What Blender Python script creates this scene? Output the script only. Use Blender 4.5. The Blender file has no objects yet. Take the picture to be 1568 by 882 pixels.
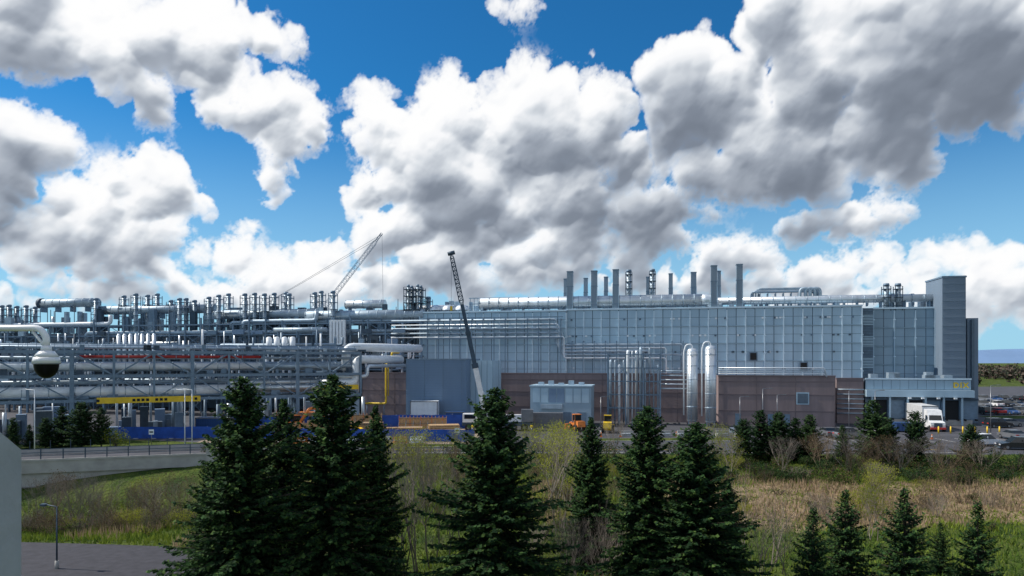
import bpy, math, random
import numpy as np
from mathutils import Vector, Matrix, noise as mn
R = random.Random(7)
scene = bpy.context.scene
F = 1045.0; HOR = 552.0; CX = 784.0; HC = 12.0   # survey constants (focal length / horizon / eye height)

# ------------------------------------------------------------------ materials
def mat(name, col, rough=.7, metal=0., var=.12, scale=1.5, bump=0., col2=None, transl=0., streak=False, detail=6):
    m = bpy.data.materials.new(name); m.use_nodes = True
    nt = m.node_tree; N = nt.nodes; L = nt.links
    b = N['Principled BSDF']
    b.inputs['Roughness'].default_value = rough; b.inputs['Metallic'].default_value = metal
    if transl or name=='black_gloss': b.inputs['Specular IOR Level'].default_value = .12
    tc = N.new('ShaderNodeTexCoord'); mp = N.new('ShaderNodeMapping')
    mp.inputs['Scale'].default_value = (1, 1, .15) if streak else (1, 1, 1)
    L.new(tc.outputs['Object'], mp.inputs[0])
    nz = N.new('ShaderNodeTexNoise'); nz.inputs['Scale'].default_value = scale; nz.inputs['Detail'].default_value = 2 if transl else detail
    nz.inputs['Roughness'].default_value = .6
    L.new(mp.outputs[0], nz.inputs['Vector'])
    mx = N.new('ShaderNodeMix'); mx.data_type = 'RGBA'
    mr = N.new('ShaderNodeMapRange'); mr.inputs[1].default_value = .32; mr.inputs[2].default_value = .68
    L.new(nz.outputs[0], mr.inputs[0]); L.new(mr.outputs[0], mx.inputs[0])
    c2 = col2 if col2 else tuple(c*(1+var) for c in col)
    c1 = col if col2 else tuple(c*(1-var) for c in col)
    mx.inputs[6].default_value = (*c1, 1); mx.inputs[7].default_value = (*c2, 1)
    L.new(mx.outputs[2], b.inputs['Base Color'])
    if bump:
        bp = N.new('ShaderNodeBump'); bp.inputs['Strength'].default_value = bump; bp.inputs['Distance'].default_value = .05
        L.new(nz.outputs[0], bp.inputs['Height']); L.new(bp.outputs[0], b.inputs['Normal'])
    if transl:
        tr = N.new('ShaderNodeBsdfTranslucent'); ms = N.new('ShaderNodeMixShader'); ms.inputs[0].default_value = transl
        L.new(mx.outputs[2], tr.inputs[0]); L.new(b.outputs[0], ms.inputs[1]); L.new(tr.outputs[0], ms.inputs[2])
        L.new(ms.outputs[0], N['Material Output'].inputs[0])
    return m
M = dict(
 panA=mat('panel_light', (.41,.55,.65), .5, .1, .07, .4, streak=True), panB=mat('panel_mid', (.365,.50,.60), .5, .1, .07, .4, streak=True),
 panC=mat('panel_pale', (.54,.67,.76), .5, .1, .06, .4, streak=True), joint=mat('panel_joint', (.10,.14,.18), .7),
 wing=mat('panel_wing', (.28,.385,.47), .55, .1, .06, .4, streak=True), wing2=mat('panel_wing_dark', (.255,.355,.435), .55, .1, .06, .4, streak=True),
 towr=mat('tower_cladding', (.17,.225,.29), .6, .1, .08, .3, streak=True),
 brown=mat('podium_masonry', (.24,.185,.185), .85, 0, .14, .7, streak=True), brown2=mat('podium_masonry_dark', (.165,.13,.135), .85, 0, .12, .7),
 steel=mat('blue_grey_steel', (.15,.22,.295), .6, .2, .15), dsteel=mat('dark_steel', (.05,.08,.115), .6, .3, .2),
 silver=mat('aluminium_jacket', (.62,.67,.71), .4, .6, .14, .8, streak=True), silver2=mat('aluminium_jacket_dull', (.35,.43,.50), .5, .4, .2, .8),
 white=mat('white_pipe_paint', (.72,.76,.79), .5, 0, .08), stackm=mat('stack_cladding', (.22,.28,.34), .6, .2, .08, .5, streak=True),
 yellow=mat('yellow_paint', (.75,.50,.02), .5), blue=mat('blue_fence_mesh', (.012,.07,.34), .7, 0, .25, 1.),
 bluegr=mat('blue_grey_cladding', (.16,.24,.35), .6, .1, .06, .5, streak=True),
 orange=mat('orange_paint', (.66,.20,.04), .6), lumber=mat('lumber', (.48,.31,.16), .8, 0, .25, 3),
 conc=mat('concrete', (.36,.35,.33), .85, 0, .15, .8, .3), concd=mat('concrete_dark', (.22,.22,.20), .85, 0, .2, .8, .3),
 asph=mat('asphalt', (.055,.056,.066), .9, 0, .3, .25), asph2=mat('asphalt_dark', (.033,.032,.040), .9, 0, .3, 2., .3),
 line=mat('road_marking_white', (.6,.6,.58), .8), lineY=mat('road_marking_yellow', (.6,.42,.05), .8),
 dirt=mat('construction_dirt', (.24,.19,.14), .95, 0, .3, .5, .3),
 glass=mat('dark_glass', (.012,.016,.02), .1), rubber=mat('rubber', (.018,.018,.018), .8), black=mat('black_gloss', (.006,.006,.007), .3),
 red=mat('red_paint', (.45,.03,.025), .5), whitep=mat('white_vehicle_paint', (.75,.75,.75), .3), blackp=mat('black_vehicle_paint', (.015,.016,.02), .25),
 greyp=mat('grey_vehicle_paint', (.2,.21,.23), .3, .4), bluep=mat('blue_vehicle_paint', (.03,.08,.22), .3, .2), dark=mat('dark_interior', (.012,.014,.016), .9),
 bark=mat('bark', (.07,.05,.038), .95, 0, .3, 6), twig=mat('bare_twig', (.19,.16,.135), .9, 0, .25, 3), twig2=mat('brown_twig', (.14,.10,.065), .9, 0, .25, 3),
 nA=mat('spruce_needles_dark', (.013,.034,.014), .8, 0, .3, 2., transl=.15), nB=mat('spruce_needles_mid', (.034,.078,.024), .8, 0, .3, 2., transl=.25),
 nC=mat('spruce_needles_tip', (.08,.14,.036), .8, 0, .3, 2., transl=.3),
 pA=mat('pine_needles', (.026,.058,.022), .8, 0, .3, 2., transl=.25), pB=mat('pine_needles_light', (.055,.10,.032), .8, 0, .3, 2., transl=.25),
 lY=mat('spring_leaf', (.26,.28,.03), .8, 0, .25, 2, transl=.35), lG=mat('shrub_leaf', (.045,.07,.022), .8, 0, .3, 2, transl=.3),
 lB=mat('brown_leaf', (.11,.078,.04), .8, 0, .3, 2, transl=.2),
 gG=mat('grass_green', (.075,.13,.02), .8, 0, .3, 1, transl=.3), gY=mat('grass_spring', (.16,.21,.028), .8, 0, .3, 1, transl=.3),
 gS=mat('grass_straw', (.34,.25,.155), .85, 0, .25, 1, transl=.3), farT=mat('far_tree_foliage', (.045,.055,.03), .9, 0, .3, .3), farT2=mat('far_tree_brown', (.085,.06,.045), .9, 0, .3, .3),
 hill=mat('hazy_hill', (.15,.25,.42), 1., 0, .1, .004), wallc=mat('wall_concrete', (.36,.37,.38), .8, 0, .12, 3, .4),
)
# ------------------------------------------------------------------ mesh builder
class MB:
    def __init__(s): s.v=[]; s.f=[]; s.m=[]; s.sm=[]; s.mats=[]
    def mi(s, k):
        if k not in s.mats: s.mats.append(k)
        return s.mats.index(k)
    def face(s, pts, k, smooth=False):
        n=len(s.v); s.v.extend([tuple(p) for p in pts]); s.f.append(tuple(range(n,n+len(pts)))); s.m.append(s.mi(k)); s.sm.append(smooth)
    def box(s, x0,x1,y0,y1,z0,z1,k, M4=None):
        n=len(s.v); i=s.mi(k)
        P=[(x0,y0,z0),(x1,y0,z0),(x1,y1,z0),(x0,y1,z0),(x0,y0,z1),(x1,y0,z1),(x1,y1,z1),(x0,y1,z1)]
        if M4: P=[tuple(M4@Vector(p)) for p in P]
        s.v.extend(P)
        for q in ((0,3,2,1),(4,5,6,7),(0,1,5,4),(1,2,6,5),(2,3,7,6),(3,0,4,7)):
            s.f.append(tuple(n+a for a in q)); s.m.append(i); s.sm.append(False)
    def cyl(s, p0,p1,r0,r1=None,k='steel',seg=8,cap=True):
        if r1 is None: r1=r0
        p0=Vector(p0); p1=Vector(p1); d=(p1-p0)
        if d.length<1e-6: return
        d.normalize(); a=d.orthogonal().normalized(); b=d.cross(a); n=len(s.v); i=s.mi(k)
        for p,r in ((p0,r0),(p1,r1)):
            for j in range(seg):
                t=2*math.pi*j/seg; s.v.append(tuple(p+a*(r*math.cos(t))+b*(r*math.sin(t))))
        for j in range(seg):
            q=(j+1)%seg; s.f.append((n+j,n+q,n+seg+q,n+seg+j)); s.m.append(i); s.sm.append(seg>4)
        if cap and seg>3:
            s.f.append(tuple(n+seg-1-j for j in range(seg))); s.m.append(i); s.sm.append(False)
            s.f.append(tuple(n+seg+j for j in range(seg))); s.m.append(i); s.sm.append(False)
    def tube(s, pts, r, k='silver', seg=10, bend=None):
        pts=[Vector(p) for p in pts]
        if bend is None: bend=r*2
        Q=[pts[0]]
        for i in range(1,len(pts)-1):
            a,b,c=pts[i-1],pts[i],pts[i+1]; l=min(bend,(b-a).length*.45,(c-b).length*.45)
            A=b+(a-b).normalized()*l; C=b+(c-b).normalized()*l
            for t in (0,.25,.5,.75,1): Q.append(A*(1-t)**2+b*2*t*(1-t)+C*t*t)
        Q.append(pts[-1]); n=len(s.v); im=s.mi(k); pa=None
        for i,p in enumerate(Q):
            d=(Q[min(i+1,len(Q)-1)]-Q[max(i-1,0)]).normalized()
            a=d.orthogonal().normalized() if pa is None else (pa-d*pa.dot(d)).normalized()
            pa=a; b=d.cross(a)
            for j in range(seg):
                t=2*math.pi*j/seg; s.v.append(tuple(p+a*(r*math.cos(t))+b*(r*math.sin(t))))
        for i in range(len(Q)-1):
            for j in range(seg):
                q=(j+1)%seg; s.f.append((n+i*seg+j,n+i*seg+q,n+(i+1)*seg+q,n+(i+1)*seg+j)); s.m.append(im); s.sm.append(True)
        s.f.append(tuple(n+seg-1-j for j in range(seg))); s.m.append(im); s.sm.append(False)
        e=n+(len(Q)-1)*seg; s.f.append(tuple(e+j for j in range(seg))); s.m.append(im); s.sm.append(False)
    def dome(s, c, r, k, zs=1., seg=16, rings=8, lo=-90, hi=90):
        n=len(s.v); im=s.mi(k)
        for i in range(rings+1):
            t=math.radians(lo+(hi-lo)*i/rings)
            for j in range(seg):
                a=2*math.pi*j/seg; s.v.append((c[0]+r*math.cos(t)*math.cos(a),c[1]+r*math.cos(t)*math.sin(a),c[2]+r*zs*math.sin(t)))
        for i in range(rings):
            for j in range(seg):
                q=(j+1)%seg; s.f.append((n+i*seg+j,n+i*seg+q,n+(i+1)*seg+q,n+(i+1)*seg+j)); s.m.append(im); s.sm.append(True)
    def prism(s, prof, y0, y1, k):   # profile in x,z extruded in y
        s.face([(x,y0,z) for x,z in prof],k); s.face([(x,y1,z) for x,z in reversed(prof)],k)
        for i in range(len(prof)):
            a=prof[i]; b=prof[(i+1)%len(prof)]
            s.face([(a[0],y0,a[1]),(a[0],y1,a[1]),(b[0],y1,b[1]),(b[0],y0,b[1])],k)
    def beam(s,p0,p1,w,k): s.cyl(p0,p1,w*.7,w*.7,k,4,False)
    def mesh(s,name):
        me=bpy.data.meshes.new(name); me.from_pydata(s.v,[],s.f)
        for k in s.mats: me.materials.append(M[k])
        me.polygons.foreach_set('material_index',s.m); me.polygons.foreach_set('use_smooth',s.sm); me.update(); return me
    def obj(s,name,mw=None,parent=None):
        return place(s.mesh(name),name,mw,parent)
def place(me,name,mw=None,parent=None):
    o=bpy.data.objects.new(name,me); scene.collection.objects.link(o)
    if parent: o.parent=parent
    if mw is not None: o.matrix_world=mw
    return o
def empty(name, mw=None):
    return place(None,name,mw)
def TR(x,y,z=0,rz=0,s=1): return Matrix.Translation((x,y,z))@Matrix.Rotation(rz,4,'Z')@Matrix.Scale(s,4)
class Frame:
    def __init__(s,O,e1): 
        l=math.hypot(*e1); s.e1=(e1[0]/l,e1[1]/l); s.e2=(-s.e1[1],s.e1[0]); s.O=O
        s.mw=Matrix.Translation((O[0],O[1],0))@Matrix.Rotation(math.atan2(s.e1[1],s.e1[0]),4,'Z')
    def s(f,px,t=0):
        u=(px-CX)/F
        return (u*(f.O[1]+t*f.e2[1])-f.O[0]-t*f.e2[0])/(f.e1[0]-u*f.e1[1])
    def d(f,px,t=0): return f.O[1]+f.s(px,t)*f.e1[1]+t*f.e2[1]
    def z(f,px,py,t=0): return HC+(HOR-py)*f.d(px,t)/F
FM=Frame((69.2,135.),(.9806,-.196)); FT=Frame((-73.5,98.),(27,14))
S=FM.s; Z=FM.z
def gx(px,d): return (px-CX)/F*d
# ------------------------------------------------------------------ terrain
def sm(a,b,x):
    t=max(0,min(1,(x-a)/(b-a))); return t*t*(3-2*t)
def hgt(x,y):
    w=sm(80,74,y)*sm(-10,20,y)
    rav=-4.6*math.exp(-((y-67)/10.5)**2)*sm(-16,-34,x)*sm(92,80,y)
    fld=-.5*w+.35*w*mn.noise(Vector((x*.08,y*.08,0)))
    pathw=sm(49,45,y)*sm(-12,-18,x)
    fld=fld*(1-pathw)
    return rav+fld*1.0
def axis(lo,hi,step,far):
    a=[]; v=lo
    while v<=hi+1e-6: a.append(v); v+=step
    g=step
    while a[-1]<far: g*=1.5; a.append(a[-1]+g)
    g=step
    while a[0]>-far: g*=1.5; a.insert(0,a[0]-g)
    return a
gm=bpy.data.materials.new('ground_grass'); gm.use_nodes=True
nt=gm.node_tree; N=nt.nodes; L=nt.links; b=N['Principled BSDF']; b.inputs['Roughness'].default_value=.95; b.inputs['Specular IOR Level'].default_value=.1
tc=N.new('ShaderNodeTexCoord')
def nz(scale,det=5,src=None):
    n=N.new('ShaderNodeTexNoise'); n.inputs['Scale'].default_value=scale; n.inputs['Detail'].default_value=det; L.new(tc.outputs['Object'],n.inputs['Vector']); return n.outputs[0]
def mrng(s,a,bb):
    n=N.new('ShaderNodeMapRange'); n.inputs[1].default_value=a; n.inputs[2].default_value=bb; L.new(s,n.inputs[0]); return n.outputs[0]
def mixc(f,a,c):
    n=N.new('ShaderNodeMix'); n.data_type='RGBA'; L.new(f,n.inputs[0])
    for i,q in ((6,a),(7,c)):
        if isinstance(q,tuple): n.inputs[i].default_value=(*q,1)
        else: L.new(q,n.inputs[i])
    return n.outputs[2]
g1=mixc(mrng(nz(.35),.35,.65),(.035,.065,.014),(.10,.13,.025))
g2=mixc(mrng(nz(.8),.35,.65),(.17,.125,.07),(.32,.235,.15))
sx=N.new('ShaderNodeSeparateXYZ'); L.new(tc.outputs['Object'],sx.inputs[0])
def mth(op,a,c=None,cl=False):
    n=N.new('ShaderNodeMath'); n.operation=op; n.use_clamp=cl
    for i,q in enumerate((a,c)):
        if q is None: continue
        if isinstance(q,(int,float)): n.inputs[i].default_value=q
        else: L.new(q,n.inputs[i])
    return n.outputs[0]
yb=mth('MULTIPLY',mrng(sx.outputs[1],48,55),mrng(sx.outputs[1],72,67))
xb=mrng(sx.outputs[0],6,16)
f=mth('MULTIPLY',yb,xb); f=mth('ADD',f,mth('MULTIPLY',mth('SUBTRACT',nz(.12),.54),2.8)); f=mth('MULTIPLY',f,1.,True)
gg=mixc(mrng(f,.25,.6),g1,g2)
gg=mixc(mrng(nz(4.),.54,.72),gg,(.045,.04,.025))
L.new(gg,b.inputs['Base Color'])
bp=N.new('ShaderNodeBump'); bp.inputs['Strength'].default_value=1.; bp.inputs['Distance'].default_value=.4; L.new(nz(2.5),bp.inputs['Height']); L.new(bp.outputs[0],b.inputs['Normal'])
M['ground']=gm
xs=axis(-90,90,1.5,6000); ys=axis(10,96,1.5,6000)
me=bpy.data.meshes.new('ground'); nx=len(xs)
me.from_pydata([(x,y,hgt(x,y)) for y in ys for x in xs],[],[(j*nx+i,j*nx+i+1,(j+1)*nx+i+1,(j+1)*nx+i) for j in range(len(ys)-1) for i in range(nx-1)])
me.materials.append(gm); me.polygons.foreach_set('use_smooth',[True]*len(me.polygons)); place(me,'ground')
def sheet(name,pts,z,k):
    m=MB(); m.face([(x,y,z) for x,y in pts],k); return m.obj(name)
sheet('site_pavement',[(-34,88),(-34,94),(-150,104),(-220,220),(300,330),(300,92),(60,87)],.012,'asph')
sheet('construction_dirt',[(-46,99),(-6,97),(-4,124),(-50,128)],.024,'dirt')
sheet('verge',[(-36,94),(-2,93.5),(-3,97.5),(-44,99)],.030,'ground')
sheet('lawn',[(-62,93),(-42,91.5),(-44,99),(-56,103),(-66,99)],.030,'ground')
sheet('parking_island',[(100,140),(190,150),(190,158),(100,147)],.030,'ground')
sheet('planting_strip',[(6,101),(34,103),(33,106),(8,104.5)],.030,'ground')
m=MB()
for x in range(-30,58,6): m.box(x,x+3,91.4,91.55,.03,.034,'lineY')
for x in range(62,130,3): m.box(x,x+.12,100,105,.03,.034,'line')
for x in range(36,62,3): m.box(x,x+.12,100,104.5,.03,.034,'line')
for r_ in range(4):
    for x in range(100,200,3): m.box(x,x+.12,165+r_*18,170+r_*18,.03,.034,'line')
m.box(-33,58,88.5,88.65,.03,.034,'line'); m.obj('road_markings')
m=MB(); m.box(-33,58,87.6,87.8,-.3,.14,'conc'); m.box(-32,-3,93.7,93.9,0,.14,'conc'); m.box(6,34,100.7,100.9,0,.14,'conc'); m.obj('kerb')
m=MB(); P=[]
for i in range(41):
    y=30+18*i/40; xr=-17-7*sm(40,46.3,y)-(20*sm(43.5,47,y))
    P.append((y,-60,xr))
for i in range(40):
    for j in range(30):
        def pt(a,q): y,x0,x1=P[a]; x=x0+(x1-x0)*q/30; return (x,y,hgt(x,y)+.05)
        m.face([pt(i,j),pt(i,j+1),pt(i+1,j+1),pt(i+1,j)],'asph2')
m.obj('asphalt_path')
# ------------------------------------------------------------------ factory
fac=empty('factory_building',FM.mw)
def child(m,name,fr=FM): return m.obj(name,fr.mw,fac)
def panels(m,s0,s1,t,z0,z1,pw,ph,ribs=2,base='joint',ks=('panA','panB')):
    m.box(s0,s1,t,t+1.,z0,z1,base)
    n=max(1,round((s1-s0)/pw)); k=max(1,round((z1-z0)/ph)); w=(s1-s0)/n; h=(z1-z0)/k
    for i in range(n):
        for j in range(k):
            e=.035+R.random()*.02
            kk=ks[j%2] if R.random()<.85 else ks[(j+1)%2]
            m.box(s0+i*w+.07,s0+(i+1)*w-.07,t-e,t-.002,z0+j*h+.06,z0+j*h+h*.5-.03,kk)
            m.box(s0+i*w+.07,s0+(i+1)*w-.07,t-e,t-.002,z0+j*h+h*.5+.03,z0+(j+1)*h-.06,kk)
    for j in range(1,k): m.box(s0,s1,t-.2,t-.062,z0+j*h-.14,z0+j*h-.02,'wing'); m.box(s0,s1,t-.24,t-.201,z0+j*h-.05,z0+j*h+.03,ks[0])
    if ribs:
        for i in range(0,n+1,ribs):
            m.box(s0+i*w-.10,s0+i*w+.10,t-.30,t-.06,z0+.2,z1-.3,'panC' if ks[0]=='panA' else 'panB')
            for j in range(k): m.box(s0+i*w-.22,s0+i*w+.22,t-.34,t-.302,z0+j*h+h*.4,z0+j*h+h*.4+.22,'panC')
    m.box(s0-.1,s1+.1,t-.28,t+1.,z1+.003,z1+.35,'panC')
m=MB(); zt=22.7
a,bx,c=S(645),S(868),0.
panels(m,bx,c,0,8.4,zt,1.85,3.55)
panels(m,a,bx-.05,-.8,8.4,zt-.2,1.85,3.55)
for i in range(90):
    s=R.uniform(bx,c); z=R.choice([10.2,13.6,17.,20.5]); m.box(s-.2,s+.2,-.2,-.06,z,z+.35,R.choice(['joint','white','steel']))
m.box(a,c,1.01,60,0,zt-.3,'panB'); child(m,'upper_hall')
m=MB(); l0,l1,l2=0.02,S(1337,.6),S(1434,3)
m.box(l0,l1,.6,6,0,zt-.3,'joint')
for i in range(46): m.box(l0+.05,l1-.05,.45,.59,8.4+i*.305,8.4+i*.305+.14,'panA' if (i//7)%2 else 'steel')
panels(m,S(1337,3),l2,3,7.5,22.3,1.9,3.6,ks=('wing','wing2')); m.box(S(1337,3),l2,4.01,50,0,22.,'panB'); child(m,'east_wing')
m=MB(); t0,t1=S(1443,-1),S(1479,-1); zz=Z(1460,425,-1)
m.box(t0,t1,-1,7,0,zz,'towr')
for i in range(18): m.box(t0-.03,t1+.03,-1.06,-1.003,1+i*1.6,1.05+i*1.6,'steel')
m.box(t0-.12,t1+.12,-1.12,7.1,zz+.003,zz+.3,'steel')
s2,s3=S(1481,0),S(1498,0); z2=Z(1490,487,0); m.box(s2,s3,0,20,0,z2,'towr'); m.box(S(1488,-.5),S(1492,-.5),-.5,0,2,z2-.3,'joint')
m.box(l2+.01,t0-.01,2,9,0,22,'steel'); child(m,'stair_tower')
m=MB()
def podium(s0,s1,t,z1,step=7.5):
    m.box(s0,s1,t,1,0,z1,'brown'); n=max(1,round((s1-s0)/step)); w=(s1-s0)/n
    m.box(s0-.05,s1+.05,t-.08,t+.6,z1+.003,z1+.3,'brown2')
    for zz in (2.6,5.6,8.): 
        if zz<z1-.3: m.box(s0,s1,t-.05,t-.003,zz,zz+.22,'brown2')
    for i in range(n+1): m.box(max(s0,s0+i*w-.06),min(s1,s0+i*w+.06),t-.09,t-.053,0,z1,'brown2')
podium(S(555,-10),S(1100,-14)-.01,-10,9.2); podium(S(1100,-14),S(1279,-14),-14,9.0)
podium(S(1281,-6),S(1322,-6),-6,8.4)
s0,s1=S(1281,-6),S(1322,-6)
for i in range(6): m.tube([(s0,-6.4,2+i*.9),(s1,-6.4,2+i*.9)],.12,'silver2',6)
s=S(1229,-14); m.box(s-1.1,s+1.1,-14.12,-14.055,4.,6.2,'panB'); m.box(s-.9,s+.9,-14.16,-14.125,4.2,6.,'joint')
for px in (1130,1180,1205): 
    s=S(px,-14); m.box(s-.5,s+.5,-14.14,-14.055,0,2.2,'steel')
child(m,'podium')
m=MB(); s0,s1=S(1325,-6),S(1487,-6)
m.box(s0,s1,-6,3,0,8.4,'joint'); 
n=12; w=(s1-s0)/n
for i in range(n): m.box(s0+i*w+.03,s0+(i+1)*w-.03,-6.06,-6.003,6.6,8.3,'wing'); 
m.box(s0-.1,s1+.1,-7.2,-6.07,5.2,6.5,'panB')
for i in range(6):
    x=s0+1.2+i*3.05; m.box(x-.35,x,-6.7,-6.01,0,5.19,'panB'); m.box(x+.15,x+2.5,-6.12,-6.01,1.1,4.6,'steel' if i%2 else 'dark')
    m.box(x+.05,x+2.6,-6.55,-6.13,4.62,5.0,'dsteel'); m.box(x+.2,x+.5,-6.8,-6.13,.9,1.2,'rubber'); m.box(x+2.1,x+2.4,-6.8,-6.13,.9,1.2,'rubber')
m.box(s0,s1,-6.6,-6.002,0,1.0,'conc')
for px in (1392,1412,1436,1462): m.box(S(px,-7)-.25,S(px,-7)+.25,-7.5,-7.21,4.9,5.15,'white')
m.box(s0,s1,-6.2,-6.0,8.403,8.7,'panC')
for k_ in range(8):
    x=s0+1+R.random()*(s1-s0-3); m.box(x,x+1+R.random(),-4,-2.5,8.4,9+R.random(),'silver2')
child(m,'loading_dock')
cu=bpy.data.curves.new('dock_sign_text','FONT'); cu.body='D1X'; cu.size=1.3; cu.extrude=.03; cu.offset=.05; cu.materials.append(M['yellow'])
o=place(cu,'dock_sign_lettering',None,fac); o.matrix_world=FM.mw@Matrix.Translation((S(1460,-6.2),-6.1,7.0))@Matrix.Rotation(math.radians(90),4,'X')
m=MB()
def duct(m,s0,s1,t,z,r,k='silver',ring=2.2,seg=18):
    m.cyl((s0,t,z),(s1,t,z),r,r,k,seg); x=s0
    while x<s1: m.cyl((x,t,z),(x+.12,t,z),r*1.05,r*1.05,'silver2',seg); x+=ring
    x=s0+1
    while x<s1: m.box(x-.1,x+.1,t-r*.8,t+r*.8,z-r-1.2,z-r*.6,'steel'); x+=ring*2
duct(m,S(735,2),S(1075,2),2,24.6,1.35)
m.tube([(S(1073,2),2,24.6),(S(1090,2),2,24.6),(S(1092,2),2,21)],1.35,'silver',18,2)
duct(m,S(1098,4),S(1440,4),4,24.5,.8); duct(m,S(1150,8),S(1400,8),8,25.1,.6,'silver2')
for px in (668,688,708): m.dome((S(px,1),1,23.2),1.7,'silver',.75,16,6,0,90)
duct(m,S(640,5),S(700,5),5,23.9,.9)
for i in range(4): m.tube([(S(1150+i*4,5),5+i*.4,24),(S(1150+i*4,5),5+i*.4,26.3+.3*i),(S(1245+i*3,5),5+i*.4,26.3+.3*i),(S(1250+i*3,5),5+i*.4,24)],.17,'silver2' if i%2 else 'steel',8,.6)
for px in range(1152,1250,12): m.box(S(px,5)-.06,S(px,5)+.06,4.8,6.4,23,26.1,'steel')
for i in range(3): m.tube([(S(1225+i*8,4),4,23.5),(S(1225+i*8,4),4,26.9),(S(1240+i*8,4),4,26.9),(S(1240+i*8,4),4,23.5)],.3,'silver2',8,1)
for px in range(720,790,6): m.box(S(px,6)-.05,S(px,6)+.05,6,6.1,23,26.3,'steel')
m.box(S(718,6),S(788,6),5.9,6.3,26.2,26.4,'silver2'); m.box(S(718,6),S(788,6),5.9,6.3,24.9,25.05,'steel')
for i in range(90):
    px=650+i*8; s=S(px,.3); m.box(s-.03,s+.03,.3,.36,23.,24.,'steel')
m.box(S(650,.3),S(1360,.3),.3,.35,24.,24.06,'steel'); m.box(S(650,.3),S(1360,.3),.3,.35,23.5,23.55,'steel')
for i in range(50):
    px=R.uniform(650,1430); s=S(px,5); w=R.uniform(.3,1.2); m.box(s,s+w,9,10.5,22.5,R.uniform(24.4,26.2),R.choice(['silver2','steel','panA']))
child(m,'roof_ducts')
m=MB()
for px,py,w,t in ((873,417,9,1.2),(910,416,9,1.2),(943,414,9,1.2),(866,428,5,8),(897,427,6,10),(928,425,6,10),(1027,420,6,10),(1062,418,8,9),(1093,408,9,1.2),(1101,416,5,8),(1132,406,9,1.2),(992,425,5,9)):
    s=S(px,t); d=FM.d(px,t); h=w*d/F/2; z=Z(px,py,t)
    m.box(s-h,s+h,t-h,t+h,20,z,'stackm'); m.box(s-h-.06,s+h+.06,t-h-.06,t+h+.06,z+.003,z+.18,'steel'); m.box(s-h-.05,s+h+.05,t-h-.05,t+h+.05,z-3.2,z-3.05,'steel')
    for e in (-1,1): m.box(s+e*h-.05,s+e*h+.05,t-h-.06,t-h-.002,20,z-3.3,'panB')
child(m,'exhaust_stacks')
def lat(m,s,t,z0,z1,r=.45,fw=.8,k='dsteel'):
    m.cyl((s,t,z0),(s,t,z1),r,r,'silver2',10); m.cyl((s,t,z1),(s,t,z1+.5),r*1.25,r*1.05,'steel',10)
    n=max(2,int((z1-z0)/1.4)); 
    for a,b in ((-1,-1),(1,-1),(1,1),(-1,1)): m.box(s+a*fw-.06,s+a*fw+.06,t+b*fw-.06,t+b*fw+.06,z0,z1-.1,k)
    for i in range(n):
        zz=z0+(z1-z0)*(i+.6)/n; m.box(s-fw-.1,s+fw+.1,t-fw-.1,t+fw+.1,zz-.06,zz+.06,k)
        m.box(s-fw,s+fw,t-fw-.05,t-fw,zz+.5,zz+.56,k)
        z3=z0+(z1-z0)*(i+1.6)/n
        if i<n-1: m.beam((s-fw,t-fw,zz),(s+fw,t-fw,z3),.05,k)
m=MB()
for px,py in ((963,413),(999,412),(1357,434),(1375,434)):
    t=3.5; lat(m,S(px,t),t,22,Z(px,py,t)-.5,.5,.65)
child(m,'lattice_stacks')
m=MB()
for i,(py,r) in enumerate(((490,.22),(497,.16),(503,.28),(510,.2),(516,.14))):
    z=Z(750,py,-2); e=S(852+i*3,-2); m.tube([(S(600,-2),-2-.1*i,z),(e,-2-.1*i,z),(e,-2-.1*i,Z(855,528+i*5,-2)),(S(1045-(i%3)*25,-2),-2-.1*i,Z(855,528+i*5,-2)),(S(1045-(i%3)*25,-2),-2-.1*i,6)],r,R.choice(['silver','silver2','white','silver2']),8,.6)
px=655
while px<1050:
    zt_=Z(px,488,-2) if px<860 else Z(px,522,-2); s=S(px,-2.2); m.box(s-.08,s+.08,-2.6,-2.45,9.2,zt_,'steel'); m.box(s-.07,s+.07,-2.44,-.4,zt_-.2,zt_,'steel'); m.box(s-.07,s+.07,-2.44,-.4,zt_-3.6,zt_-3.4,'steel'); px+=17
m.box(S(648,-2.7),S(862,-2.7),-2.75,-2.62,Z(750,519,-2),Z(750,517,-2),'steel'); m.box(S(648,-2.7),S(862,-2.7),-2.75,-2.62,Z(750,487,-2),Z(750,486,-2),'steel')
for i in range(12): 
    px=935+i*6.6; t=-15-(i%3)*.7; s=S(px,t); zt_=Z(px,R.choice([533,538,545,552,560]),t)
    m.tube([(s,t,0),(s,t,zt_),(s,t+5 if i%2 else t+3,zt_)],R.choice([.12,.16,.22,.28]),R.choice(['silver','silver2','silver2','white']),8,.4)
for z in (3,5.5,8,10.5,13):
    m.box(S(930,-16),S(1012,-16),-16.6,-16.45,z,z+.18,'steel'); m.box(S(930,-16),S(1012,-16),-14.4,-14.3,z,z+.18,'steel')
for px in (931,958,985,1011): s=S(px,-16); m.box(s-.12,s+.12,-16.75,-16.61,0,13.3,'steel'); m.box(s-.12,s+.12,-14.3,-14.15,0,13.3,'steel')
for a,b in ((931,958),(985,1011)):
    for z in (0,5.5,8): m.beam((S(a,-16),-16.7,z),(S(b,-16),-16.7,z+2.6),.07,'steel')
for i in range(5): m.tube([(S(1010,-15),-15-.3*i,10-i*.8),(S(1052,-15),-15-.3*i,10-i*.8)],.14,R.choice(['silver','silver2']),8)
for i in range(4): m.tube([(S(1100,-14.5),-14.6,9.6+.35*i),(S(1262,-14.5),-14.6,9.6+.35*i),(S(1266,-14.5),-14.6,9)],.1,R.choice(['silver','silver2']),6)
child(m,'facade_pipework')
m=MB()
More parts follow.
